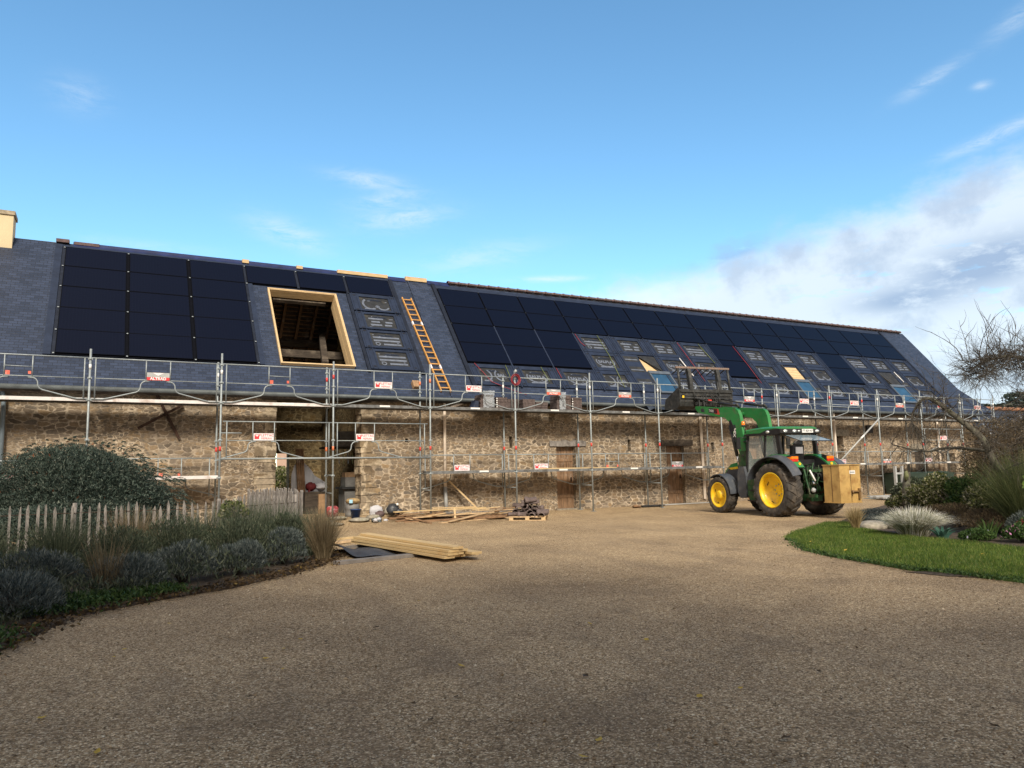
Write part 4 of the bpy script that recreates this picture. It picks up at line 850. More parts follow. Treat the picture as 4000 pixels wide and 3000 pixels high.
for i, (x, y, r, m_, lab) in enumerate(((7.28, 22.1, (.22, .12, .18), 'sheet_white', 'whitish rock leaning at the foot of the right stone jamb'), (7.75, 22.1, (.22, .14, .16), 'boulder', 'brown rough rock between the white rock and the dark bag'), (7.0, 21.5, (.22, .16, .07), 'boulder', 'flat stone slab in front of the right jamb'),
        (6.5, 21.2, (.3, .2, .07), 'boulder', 'flat stone in front of the blue bucket'), (6.0, 21.6, (.26, .2, .06), 'boulder', 'flat stone between the post feet at the barn opening'), (7.3, 21.8, (.15, .12, .1), 'ridge_clay', 'small dark red stone beside the white rock'), (5.6, 20.9, (.35, .25, .05), 'boulder', 'broad flat paving stone at the end of the brushwood fence'))):
    mb = MB(); mb.blobby((x, y, gz(x, y)+r[2]*.6), r, m_, i+3, 3, .14); tag(mb.build('rock', loc=(x, y, gz(x, y))), lab, 'rock')
# pallet of clay ridge tiles
pal = thing('pallet', (11.35, 20.0, 0), 'small wooden pallet on the gravel carrying old ridge tiles', 'pallet', rz=R(-36)); 
mb = MB()
for k in range(6): mb.box(-.55, .55, -.4+k*.148, -.4+k*.148+.10, .11, .13, 'wood_debris_pale')
mb.build('deck_slats', pal, local=True)
for y in (-.36, 0, .36):
    mb = MB(); mb.box(-.55, .55, y-.04, y+.04, .0, .02, 'wood_debris_pale'); [mb.box(x-.06, x+.06, y-.04, y+.04, .0205, .0895, 'pine') for x in (-.48, 0, .48)]; mb.box(-.55, .55, y-.04, y+.04, .09, .1095, 'wood_debris_pale'); mb.build('bearer', pal, local=True)
mb = MB(); prof = [(.085, 0), (.10, .0), (.115, .04), (.115, .08), (.10, .09), (.098, .36), (.083, .36), (.083, .02)]
mb.lathe(prof, 'tile_brown', 16, lambda x, y, z: (z-.18, y, x if x > 0 else x*.15)); rt0 = mb.build('loose_ridge_tile', local=True); q = random.Random(8)
spots = []
for (lx, ly, z) in ((-.42, -.25, .22), (-.14, -.27, .22), (.14, -.24, .22), (.42, -.26, .22), (-.40, .02, .22), (-.12, .03, .22), (.18, .0, .22), (.44, .05, .22), (-.3, .27, .22), (.0, .28, .22), (.3, .26, .22), (-.28, -.14, .40), (.02, -.1, .40), (.3, -.12, .40), (-.12, .12, .40), (.18, .14, .40), (-.02, 0, .56), (.16, -.06, .57)):
    spots.append((lx, ly, z-.06)); spots.append((lx*.9+q.uniform(-.08, .08), ly*.9+q.uniform(-.08, .08), z+.02))
cc, ss = math.cos(R(-36)), math.sin(R(-36))
for i, (lx, ly, z) in enumerate(spots):
    o = rt0 if i == 0 else dup(rt0); o.location = (11.35+lx*cc-ly*ss, 20.0+lx*ss+ly*cc, z-.02); o.rotation_euler = (q.choice([q.uniform(-.4, .4), q.uniform(2.6, 3.6), q.uniform(-.4, .4)]), q.uniform(-.15, .15), R(-36)+q.choice([R(0), R(90), R(75), R(-80), R(15), R(180)]))
    tag(o, 'old brown ridge tile heaped on the small pallet', 'ridge tile', 'old ridge tiles heaped on the pallet')
mb = MB(); mb.beam((17.1, 21.9, .12), (21.0, 22.1, .12), .06, .03, 'galv_pale'); tag(mb.build('metal_rail', loc=(19, 22, .1)), 'long pale metal rail on the ground along the wall by the second door', 'rail'); mb = MB(); mb.box(17.0, 18.0, 21.7, 22.0, .1, .14, 'black_rubber'); tag(mb.build('rubber_mat', loc=(17.5, 21.8, .1)), 'black strip of rubber lying at the left end of the metal rail', 'mat')
mb = MB(); mb.blobby((16.75, 21.75, .13), (.16, .12, .05), 'wood_debris', 2, 2, .3); tag(mb.build('rubble', loc=(16.7, 21.8, .1)), 'small heap of brown rubble left of the rubber strip', 'rubble')

# ------------------------------------------------------------------ in and around the big opening
brl = thing('drum', (6.56, 22.1, .2), 'dark round drum with a sack on top at the right jamb of the opening', 'drum'); mb = MB(); mb.lathe([(.0, .20), (.2, .20), (.21, .3), (.20, .32), (.20, .42), (.21, .44), (.20, .58), (.0, .58)], 'cabinet', 20, lambda x, y, z: (6.56+x, 22.1+y, z)); mb.build('body', brl)
mb = MB(); mb.blobby((6.56, 22.05, .67), (.22, .2, .09), 'sack', 3, 3, .1); s_ = mb.build('sack', loc=(6.56, 22.05, .58)); tag(s_, 'tan sack with a pale blue patch lying on the dark drum', 'sack'); mb = MB(); mb.box(6.40, 6.50, 21.84, 21.86, .62, .72, 'paper_blue'); mb.build('patch', s_)
bb = MB(); bb.lathe([(.0, .02), (.11, .02), (.15, .26), (.165, .26), (.165, .275), (.14, .275), (.1, .05), (0, .05)], 'bucket_blue', 20, lambda x, y, z: (6.5+x, 21.55+y, z+gz(6.5, 21.6))); tag(bb.build('blue_bucket', loc=(6.5, 21.55, .2)), 'small blue bucket on the ground in front of the drum', 'bucket')
bb = MB(); bb.lathe([(.0, .02), (.16, .02), (.17, .28), (.12, .33), (0, .33)], 'jar_red', 16, lambda x, y, z: (5.95+x, 22.0+y, z+gz(6, 22))); tag(bb.build('red_tub', loc=(5.95, 22.0, .2)), 'red and white tub at the foot of the scaffold post in the opening', 'tub')
cab = thing('workbench', (7.2, 24.2, 0), 'grey cabinet workbench inside the barn opening on the right', 'cabinet'); mb = MB(); mb.box(6.85, 7.55, 23.9, 24.6, .1, .98, 'cabinet'); mb.build('carcass', cab); mb = MB(); mb.box(6.75, 7.57, 23.8, 24.65, .99, 1.05, 'black_rubber'); mb.build('top', cab); mb = MB(); mb.box(6.86, 7.5, 23.85, 24.4, 1.06, 1.36, 'cabinet'); mb.build('drawer_box', cab)
mb = MB(); mb.box(6.88, 7.25, 23.95, 24.3, 1.365, 1.52, 'cardboard'); tag(mb.build('cardboard_box', loc=(7.0, 24.1, 1.36)), 'open brown cardboard box on the workbench inside the barn', 'box')
sh = thing('wall_shelf', (7.0, 24.9, 2.2), 'dark shelf with hanging tools high inside the opening on the right', 'shelf'); mb = MB(); mb.box(6.3, 7.57, 24.4, 25.0, 2.29, 2.35, 'wood_beam'); mb.build('board', sh); mb = MB(); mb.box(6.85, 7.4, 24.45, 24.9, 2.6, 2.86, 'cabinet'); mb.box(6.5, 7.35, 24.42, 24.9, 2.36, 2.55, 'wood_grey'); mb.build('case', sh)
for k in range(6): mb = MB(); x = 6.62+k*.15; mb.beam((x, 24.38, 2.28), (x+.03, 24.38, 1.8), .05, .012, 'tray_mark' if k % 2 else 'cloth_olive'); mb.build('hanging_tool', sh)
mb = MB(); n = 14; vs = []; q = random.Random(6)   # draped dust sheets
for j in range(n+1):
    for i in range(n+1):
        u, v = i/n, j/n; top = float(np.interp(u, [0, .05, .15, .36, .45, .66, 1], [1.5, 1.78, 1.84, 1.84, 1.76, 1.42, 1.18]))
        vs.append((5.42+1.15*u, 25.0+.05*math.sin(u*26+v*3)+q.uniform(-.01, .01), .45+(top-.45)*v))
mb.raw(vs, [(j*(n+1)+i, j*(n+1)+i+1, (j+1)*(n+1)+i+1, (j+1)*(n+1)+i) for j in range(n) for i in range(n)], 'sheet_white', True); tag(mb.build('dust_sheet', loc=(5.5, 25.5, .4)), 'white dust sheet draped inside the barn opening on the left', 'dust sheet')
mb = MB()
for k in range(4): mb.beam((5.62+k*.065, 24.75, .1), (5.55+k*.065, 24.93, 2.3), .055, .04, 'wood_old')
tag(mb.build('leaning_planks', loc=(5.3, 25.3, .1)), 'bundle of brown planks standing upright in front of the dust sheet', 'planks')
mb = MB(); mb.blobby((5.92, 24.5, 1.08), (.17, .2, .14), 'cloth_red', 2, 3, .12); mb.beam((5.72, 24.4, .3), (5.85, 24.4, 1.0), .08, .05, 'cloth_red'); tag(mb.build('red_machine', loc=(5.7, 24.6, .9)), 'dark red machine hood in the middle of the barn opening', 'machine')
mb = MB(); mb.blobby((6.25, 24.5, 1.07), (.2, .2, .13), 'sheet_white', 4, 3, .2); tag(mb.build('white_bundle', loc=(6.1, 24.6, 1)), 'pale patterned bundle next to the red machine hood', 'bundle')
mb = MB(); mb.box(5.7, 6.5, 24.3, 24.7, .1, .92, 'wood_beam'); mb.box(6.1, 6.35, 24.2, 24.29, .15, .85, 'cardboard'); tag(mb.build('wooden_bench', loc=(5.85, 24.6, .1)), 'dark wooden bench under the red machine hood', 'bench')
# pink house and shrub seen through the rear doorway
ph = thing('pink_house', (10, 44, 0), 'pink rendered house wall seen through the rear doorway of the barn', 'house'); mb = MB(); mb.box(9.9, 16, 44, 50, 0, 5, 'pink_render'); mb.build('wall', ph); mb = MB(); mb.prism([(43.6, 5.01), (50.4, 5.01), (47, 7.5)], 9.6, 16.3, 'roof_far', lambda u, v, w_: (w_, u, v)); mb.build('roof', ph)

# ------------------------------------------------------------------ right end: low slate-roofed shed, scaffolding material, bin
shd = thing('low_shed', (46, 24, 0), 'low dark slate-roofed shed beyond the right end of the barn', 'shed')
mb = MB(); mb.hexa([(39.4, 21.2, 2.15), (66, 21.2, 2.15), (66, 24.4, 4.25), (39.4, 24.4, 4.25), (39.4, 21.2, 2.25), (66, 21.2, 2.25), (66, 24.4, 4.35), (39.4, 24.4, 4.35)], 'slate_shed'); rf = mb.build('roof', shd)
mb = MB(); xx = 39.5
while xx < 62: mb.tube([(xx, 24.4, 4.40), (xx+.44, 24.4, 4.40)], .12, 'clay_orange' if xx < 52 else 'ridge_clay', 8); xx += .45
mb.build('ridge_tiles', rf)
mb = MB(); mb.box(39.4, 66, 24.2, 24.38, 0, 4.2, 'stone_wall'); mb.build('back_wall', shd); 
for x in (40.2, 43.5, 47, 51): mb = MB(); mb.box(x-.08, x+.08, 21.4, 21.56, 0, 2.16, 'wood_grey'); mb.build('post', shd)
for i, x in enumerate((37.0, 38.3, 39.8, 42.5, 45.5)):
    mb = MB(); mb.tube([(x+.2, 21.0, 2.0), (x+2.2, 23.4, 3.95)], .03, 'galv_pale'); tag(mb.build('scaffold_tube', loc=(x+1, 22.2, 3)), 'pale tube leaning up the low shed roof', 'tube', 'pale tubes leaning on the low shed roof')
mb = MB(); mb.box(31.2, 34.9, 23.2-1.6, 22.25, .95, 1.05, 'bin_green'); mb.raw([(31.3, 21.5, .1), (34.7, 21.5, .1), (34.9, 21.3, 1.0), (31.1, 21.3, 1.0), (31.3, 22.3, .1), (34.7, 22.3, .1), (34.9, 22.3, 1.0), (31.1, 22.3, 1.0)], [(0, 1, 2, 3), (1, 5, 6, 2), (4, 0, 3, 7), (5, 4, 7, 6)], 'bin_green'); tag(mb.build('skip', loc=(33, 21.9, 0)), 'dark green skip against the wall behind the right scaffold bays', 'skip')
mb = MB()
for k in range(6): mb.box(27.6+.1*k, 31.0+.1*k, 19.7+k*.22, 19.86+k*.22, .05+.03*(k % 2), .11+.03*(k % 2), 'galv_pale')
mb.box(27.9, 28.0, 19.7, 21, .02, .05, 'galv'); mb.box(30.9, 31, 19.7, 21, .02, .05, 'galv'); tag(mb.build('deck_pile', loc=(29.3, 20.3, 0)), 'pile of galvanised deck boards lying on the ground right of the tractor', 'deck boards')
mb = MB()
for x in (29.3, 29.75): mb.box(x, x+.09, 20.4, 20.5, .15, 1.35, 'galv_pale'); mb.tube([(x+.04, 20.45, .15), (x+.04, 20.45, .05)], .03, 'galv')
mb.box(29.39, 29.75, 20.42, 20.48, 1.0, 1.08, 'galv_pale'); tag(mb.build('metal_trestle', loc=(29.5, 20.45, .1)), 'short galvanised frame standing on the deck board pile', 'frame')
# ------------------------------------------------------------------ tractor (local: x forward, y left)
TR = thing('tractor', (18.1955, 15.798, 0), 'green farm tractor with yellow wheels and its front loader raised to the scaffold deck', 'tractor', rz=R(83.11)); TR.scale = (.976,)*3
def P_(mb, name, parent=None): return mb.build(name, parent or TR, local=True)
def wheel(name, x, y, r, wd, rim, side, steer=0.0):
    zc = r-.015; cs, sn = math.cos(steer), math.sin(steer)
    def fn(a, b_, h):   # wheel plane (a,b) -> x,z ; axis h -> y
        h2 = h*side; return (x+a*cs-h2*sn, y+a*sn+h2*cs, zc+b_)
    hw = wd/2; mb = MB()
    mb.lathe([(rim+.01, hw*.82), (rim+.05, hw*.93), (rim+(r-rim)*.5, hw*1.0), (r*.93, hw*.95), (r*.965, hw*.86), (r*.97, 0), (r*.965, -hw*.86), (r*.93, -hw*.95), (rim+(r-rim)*.5, -hw), (rim+.01, -hw*.82)], 'tyre', 44, fn)
    nl = 21 if r > .7 else 18
    for k in range(nl):
        for s in (0, 1):
            a0 = 2*math.pi*(k+.5*s)/nl; sg = 1 if s else -1; da = .20 if r > .7 else .22; wl = .045
            pts = []
            for (hh, ad, rad) in ((sg*hw*.99, 0, r*.955), (sg*hw*.72, da*.25, r*1.0), (sg*hw*.03, da, r*1.0)):
                for e in (-wl, wl): pts.append((hh, a0+ad*1.0+e*(1.25 if hh and abs(hh) > hw*.5 else .8), rad))
            def pp(hh, an, rad): return fn(rad*math.sin(an), -rad*math.cos(an), hh)
            o_ = [pp(*q_) for q_ in pts]; i_ = [pp(h_, an, r*.93) for h_, an, _ in pts]; i_[0] = pp(pts[0][0]*.99, pts[0][1], r*.86); i_[1] = pp(pts[1][0]*.99, pts[1][1], r*.86)
            mb.raw(o_+i_, [(0, 1, 3, 2), (2, 3, 5, 4), (1, 0, 6, 7), (0, 2, 8, 6), (2, 4, 10, 8), (3, 1, 7, 9), (5, 3, 9, 11), (4, 5, 11, 10)], 'tyre')
    hub = MB()
    if r > .7:
        hub.lathe([(0, -.06), (.10, -.06), (.12, -.10), (.13, -hw)], 'green_dirty', 20, fn)
        for k in range(8): a = 2*math.pi*k/8; hub.lathe([(.022, -.11), (.022, -.035), (0, -.035)], 'galv', 6, lambda u, v, h, a=a: fn(u+.165*math.cos(a), v+.165*math.sin(a), h))
        prof = [(rim+.03, hw*.86), (rim+.025, hw*.92), (rim-.01, hw*.90), (rim-.035, hw*.55), (rim-.05, hw*.20), (rim-.09, hw*.14), (.33, -.02), (.27, -.03), (.25, -.055), (0, -.06)]
    else:
        prof = [(rim+.03, hw*.86), (rim+.025, hw*.92), (rim-.01, hw*.88), (rim-.03, hw*.5), (rim-.06, hw*.36), (.20, hw*.30), (.15, hw*.36), (.14, hw*.86), (.10, hw*.95), (0, hw*.97)]
        hub.lathe([(0, -.1), (.1, -.1), (.1, -hw-.1)], 'green_dirty', 16, fn)
    w_ = P_(hub, name); P_(mb, 'tyre', w_); m2 = MB(); m2.lathe(prof, 'yellow_paint', 40, fn); m2.lathe([(rim+.025, -hw*.86), (rim-.03, -hw*.5), (rim-.05, -hw*.25), (.1, -.14)], 'rust_iron', 32, fn)  # inner side of the rim coloured dark to stand in for shade
    for k in range(4):
        a = 2*math.pi*(k+.3)/4; rr = rim-.075; m2.raw([fn(rr*math.cos(a+e1)*s1, rr*math.sin(a+e1)*s1, (hw*.16 if r > .7 else hw*.375)) for e1, s1 in ((-.16, 1.03), (.16, 1.03), (.16, .93), (-.16, .93))], [(0, 1, 2, 3)], 'rust_iron')
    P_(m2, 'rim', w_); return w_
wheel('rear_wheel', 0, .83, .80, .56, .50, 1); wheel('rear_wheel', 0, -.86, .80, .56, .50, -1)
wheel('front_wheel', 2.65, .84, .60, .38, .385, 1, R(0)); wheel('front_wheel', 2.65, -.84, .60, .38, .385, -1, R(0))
# chassis, axles, gearbox
mb = MB(); mb.box(-.35, 1.2, -.28, .28, .55, 1.05, 'green_dirty'); mb.box(1.2, 3.05, -.22, .22, .62, 1.0, 'green_dirty'); mb.tube([(0, -.7, .785), (0, .7, .785)], .13, 'green_dirty', 14); mb.tube([(2.65, -.7, .585), (2.65, .7, .585)], .09, 'green_dirty', 12)
mb.box(2.45, 2.85, -.15, .15, .5, .7, 'green_dirty'); mb.tube([(-.35, 0, .75), (-.6, 0, .75)], .09, 'dirty_steel'); P_(mb, 'chassis')
# engine hood: green top, dark sides, yellow stripe
def hoodsec(x, w2, zt): return [(x, -w2, 1.0), (x, -w2, zt-.16), (x, -w2*.7, zt), (x, w2*.7, zt), (x, w2, zt-.16), (x, w2, 1.0)]
mb = MB(); secs = [hoodsec(1.38, .40, 1.74), hoodsec(2.2, .38, 1.70), hoodsec(2.9, .35, 1.58), hoodsec(3.22, .30, 1.38)]
for i in range(3):
    a, b_ = secs[i], secs[i+1]
    for j in range(5): mb.face([a[j], b_[j], b_[j+1], a[j+1]], 'grey_plastic' if j in (0, 4) else 'green_paint')
mb.face(secs[3], 'black_plastic'); mb.face(secs[0][::-1], 'black_plastic')
for s in (-1, 1): mb.raw([(1.5, s*.403, 1.50), (2.75, s*.364, 1.40), (2.9, s*.356, 1.46), (1.5, s*.403, 1.575)], [(0, 1, 2, 3)], 'yellow_paint')
mb.box(3.22, 3.5, -.3, .3, .7, 1.0, 'green_dirty'); P_(mb, 'hood')
# tank, steps, plastic side tank between the wheels
mb = MB(); mb.prism([(1.42, .55), (1.72, .50), (1.84, .70), (1.82, 1.30), (1.72, 1.5), (1.50, 1.5), (1.42, 1.2)], .42, .84, 'grey_plastic', lambda u, v, w_: (u, w_, v)); P_(mb, 'side_tank')
mb = MB(); mb.prism([(.98, .42), (1.28, .42), (1.40, .60), (1.40, 1.12), (1.0, 1.12)], .40, .80, 'green_dirty', lambda u, v, w_: (u, w_, v)); mb.box(.95, 1.3, .845, .9, .42, .46, 'black_plastic'); mb.box(.95, 1.25, .845, .9, .74, .78, 'black_plastic'); P_(mb, 'step_box')
mb = MB(); mb.prism([(.92, .45), (1.7, .45), (1.7, 1.4), (.94, 1.2)], -.84, -.42, 'black_plastic', lambda u, v, w_: (u, w_, v)); P_(mb, 'side_tank')
# fenders
def fender(s, cx, cz, r, y0, y1, a0, a1, m, name='fender', droop=0.0, n=22, th=.025):
    mb = MB()
    for i in range(n):
        t0, t1 = R(a0+(a1-a0)*i/n), R(a0+(a1-a0)*(i+1)/n); q_ = []
        for (t_, rr) in ((t0, r), (t1, r), (t1, r+th), (t0, r+th)):
            q_.append((cx+rr*math.cos(t_), cz+rr*math.sin(t_)))
        mb.hexa([(q_[0][0], s*y0, q_[0][1]), (q_[1][0], s*y0, q_[1][1]), (q_[1][0], s*y1, q_[1][1]-droop), (q_[0][0], s*y1, q_[0][1]-droop), (q_[3][0], s*y0, q_[3][1]), (q_[2][0], s*y0, q_[2][1]), (q_[2][0], s*y1, q_[2][1]-droop), (q_[3][0], s*y1, q_[3][1]-droop)], m)
    return P_(mb, name)
for s in (1, -1):
    g1 = fender(s, .06, .74, 1.06, .48, .80, 25, 140, 'green_paint', droop=.0, th=.05); fender(s, -.02, .70, 1.11, .80, 1.12, 22, 151, 'grey_plastic', 'fender_extension', droop=.05); fender(s, 2.65, .6, .66, .66, 1.03, 55, 176, 'grey_plastic', 'front_fender', droop=.02)
    mb = MB(); mb.prism([(.06+1.07*math.cos(R(a)), .74+1.07*math.sin(R(a))) for a in range(25, 142, 8)]+[(-.5, 1.0), (.7, 1.0)], s*.46, s*.48, 'black_plastic', lambda u, v, w_: (u, w_, v)); P_(mb, 'inner_fender')
    # tail lights
    tl = MB(); tl.hexa([(-.60, s*.53, 1.62), (-.60, s*.80, 1.60), (-.44, s*.80, 1.60), (-.44, s*.53, 1.64), (-.60, s*.53, 1.80), (-.60, s*.80, 1.75), (-.42, s*.80, 1.78), (-.42, s*.53, 1.84)], 'black_plastic'); lp = P_(tl, 'tail_light')
    t2 = MB(); t2.box(-.63, -.602, *sorted((s*.55, s*.81)), 1.62, 1.695, 'lens_red'); t2.box(-.63, -.602, *sorted((s*.55, s*.80)), 1.6955, 1.77, 'lens_orange'); t2.box(-.60, -.45, *sorted((s*.802, s*.815)), 1.63, 1.75, 'lens_orange'); P_(t2, 'lens', lp)
    t3 = MB(); t3.tube([(-.72, s*.60, 1.55), (-.745, s*.60, 1.55)], .04, 'yellow_paint', 12); P_(t3, 'reflector')
# cab
ZR0 = 2.47
pil = {'A': ((1.50, 1.15), (1.38, ZR0)), 'B': ((.62, 1.60), (.56, ZR0)), 'C': ((-.06, 1.70), (.02, ZR0))}
for k_, ((xa, za), (xb, zb)) in pil.items():
    for s in (1, -1):
        mb = MB(); wd = .07 if k_ == 'A' else .05 if k_ == 'B' else .15; y = s*(.72 if k_ != 'C' else .68); mb.beam((xa, y, za), (xb, s*.70, zb), .07, wd, 'black_plastic', up=(1, 0, 0)); P_(mb, 'cab_pillar')
mb = MB(); mb.box(-.2, 1.5, -.72, .72, 1.0, 1.16, 'black_plastic'); mb.box(-.2, .02, -.66, .66, 1.16, 1.68, 'black_plastic'); mb.box(.62, 1.48, .70, .74, 1.12, 1.2, 'black_plastic'); mb.box(.62, 1.48, -.74, -.70, 1.12, 1.2, 'black_plastic'); P_(mb, 'cab_floor')
mb = MB(); mb.raw([(1.48, .715, 1.2), (.64, .715, 1.2), (.58, .695, ZR0), (1.37, .695, ZR0)], [(0, 1, 2, 3)], 'glass'); mb.raw([(.60, .715, 1.65), (-.02, .69, 1.72), (.04, .68, ZR0), (.54, .70, ZR0)], [(0, 1, 2, 3)], 'glass')
mb.raw([(1.48, -.715, 1.2), (.64, -.715, 1.2), (.58, -.695, ZR0), (1.37, -.695, ZR0)], [(3, 2, 1, 0)], 'glass'); mb.raw([(.60, -.715, 1.65), (-.02, -.69, 1.72), (.04, -.68, ZR0), (.54, -.70, ZR0)], [(3, 2, 1, 0)], 'glass'); mb.raw([(1.50, .68, 1.2), (1.50, -.68, 1.2), (1.38, -.66, ZR0), (1.38, .66, ZR0)], [(0, 1, 2, 3)], 'glass'); P_(mb, 'window_glass')
# roof: green cap over a dark band that carries lamps and number plate
def rsec(x, zb, zt, w2): return [(x, -w2, zb), (x, -w2, zt-.05), (x, -w2+.09, zt), (x, w2-.09, zt), (x, w2, zt-.05), (x, w2, zb)]
mb = MB(); ss_ = [rsec(1.58, 2.54, 2.60, .64), rsec(1.50, 2.525, 2.66, .74), rsec(.7, 2.515, 2.70, .77), rsec(.0, 2.54, 2.69, .77), rsec(-.12, 2.58, 2.66, .73)]
for i in range(4):
    for j in range(5): mb.face([ss_[i][j], ss_[i+1][j], ss_[i+1][j+1], ss_[i][j+1]], 'green_paint', j == 2)
    mb.face([ss_[i][5], ss_[i+1][5], ss_[i+1][0], ss_[i][0]], 'green_paint')
mb.face(ss_[0], 'green_paint'); mb.face(ss_[4][::-1], 'green_paint'); P_(mb, 'cab_roof')
mb = MB(); mb.prism([(1.50, 2.46), (1.50, 2.515), (.75, 2.505), (.42, 2.60), (-.08, 2.62), (-.20, 2.60), (-.20, 2.48), (-.08, 2.44)], -.775, .775, 'black_plastic', lambda u, v, w_: (u, w_, v)); P_(mb, 'roof_band')
for (x, y, f) in ((-.205, .60, 'r'), (-.205, .25, 'r'), (-.205, -.62, 'r'), (-.205, .08, 's'), (1.51, .55, 'f'), (1.51, -.55, 'f'), (.36, .78, 'l')):
    mb = MB(); rr = .048 if f != 's' else .03; d = (-1, 0, 0) if x < 0 else (1, 0, 0)
    if f == 'l': mb.lathe([(.075, 0), (.07, .02), (0, .03)], 'lens_clear', 14, lambda u, v, h: (x+u, y+h-.004, 2.535+v*.6))
    else: mb.lathe([(rr*1.5, 0), (rr*1.4, .02), (0, .03)], 'lens_clear', 14, lambda u, v, h: (x+d[0]*h, y+u, 2.54+v*.62))
    P_(mb, 'work_light')
mb = MB(); mb.box(-.217, -.205, -.46, -.04, 2.49, 2.60, 'white_paint'); mb.text('FT-829-KF', .088, 'decal_dark', lambda a, b_, c: (-.2185, -.25-a, 2.545+b_), .002); P_(mb, 'number_plate')
mb = MB(); mb.raw([(-.16, .62, 2.42), (-.16, -.56, 2.42), (-.86, -.60, 2.22), (-.86, .64, 2.22)], [(0, 1, 2, 3)], 'glass_blue'); mb.tube([(-.16, .62, 2.42), (-.86, .64, 2.22), (-.86, -.60, 2.22), (-.16, -.56, 2.42)], .012, 'black_plastic', 6); mb.tube([(-.1, .5, 2.05), (-.7, .55, 2.26)], .01, 'chrome', 6); P_(mb, 'rear_window')
mb = MB(); mb.tube([(1.42, .74, 2.56), (1.46, .80, 2.76)], .012, 'black_plastic'); mb.tube([(1.46, .80, 2.76), (1.46, .80, 2.82)], .055, 'black_plastic', 12); bc = P_(mb, 'beacon'); mb = MB(); mb.lathe([(.06, 0), (.062, .05), (.055, .09), (.03, .12), (0, .125)], 'lens_orange', 14, lambda u, v, h: (1.46+u, .80+v, 2.82+h)); P_(mb, 'lamp', bc)
mb = MB(); mb.box(.05, .5, -.24, .24, 1.35, 1.5, 'black_plastic'); mb.prism([(.0, 1.5), (.14, 1.5), (.06, 2.12), (-.06, 2.12)], -.22, .22, 'black_plastic', lambda u, v, w_: (u, w_, v)); mb.blobby((-.02, 0, 2.16), (.07, .17, .1), 'black_plastic', 2, 2, .03); sst = P_(mb, 'seat'); mb = MB(); mb.box(-.10, -.065, -.13, .13, 1.86, 2.06, 'sheet_white'); P_(mb, 'seat_label', sst)
mb = MB(); mb.tube([(.95+.17*math.cos(t_)*.5, .17*math.sin(t_), 1.78+.17*math.cos(t_)*.8) for t_ in np.linspace(0, 6.283, 18)[:-1]], .014, 'black_plastic', 6, closed=True); mb.tube([(.95, 0, 1.78), (1.2, 0, 1.2)], .04, 'black_plastic'); P_(mb, 'steering_wheel')
mb = MB(); mb.box(.35, .55, -.6, -.3, 1.2, 1.75, 'black_plastic'); mb.box(1.2, 1.38, -.35, .35, 1.16, 1.62, 'black_plastic'); P_(mb, 'console')
for s in (1, -1):
    mb = MB(); mb.tube([(1.36, s*.75, 2.4), (1.5, s*1.0, 2.42)], .012, 'black_plastic'); mb.box(1.47, 1.52, s*1.0-.07, s*1.0+.07, 2.05, 2.4, 'black_plastic'); P_(mb, 'mirror')
mb = MB(); mb.tube([(1.55, -.5, 1.5), (1.55, -.5, 2.7)], .05, 'black_plastic'); P_(mb, 'exhaust')
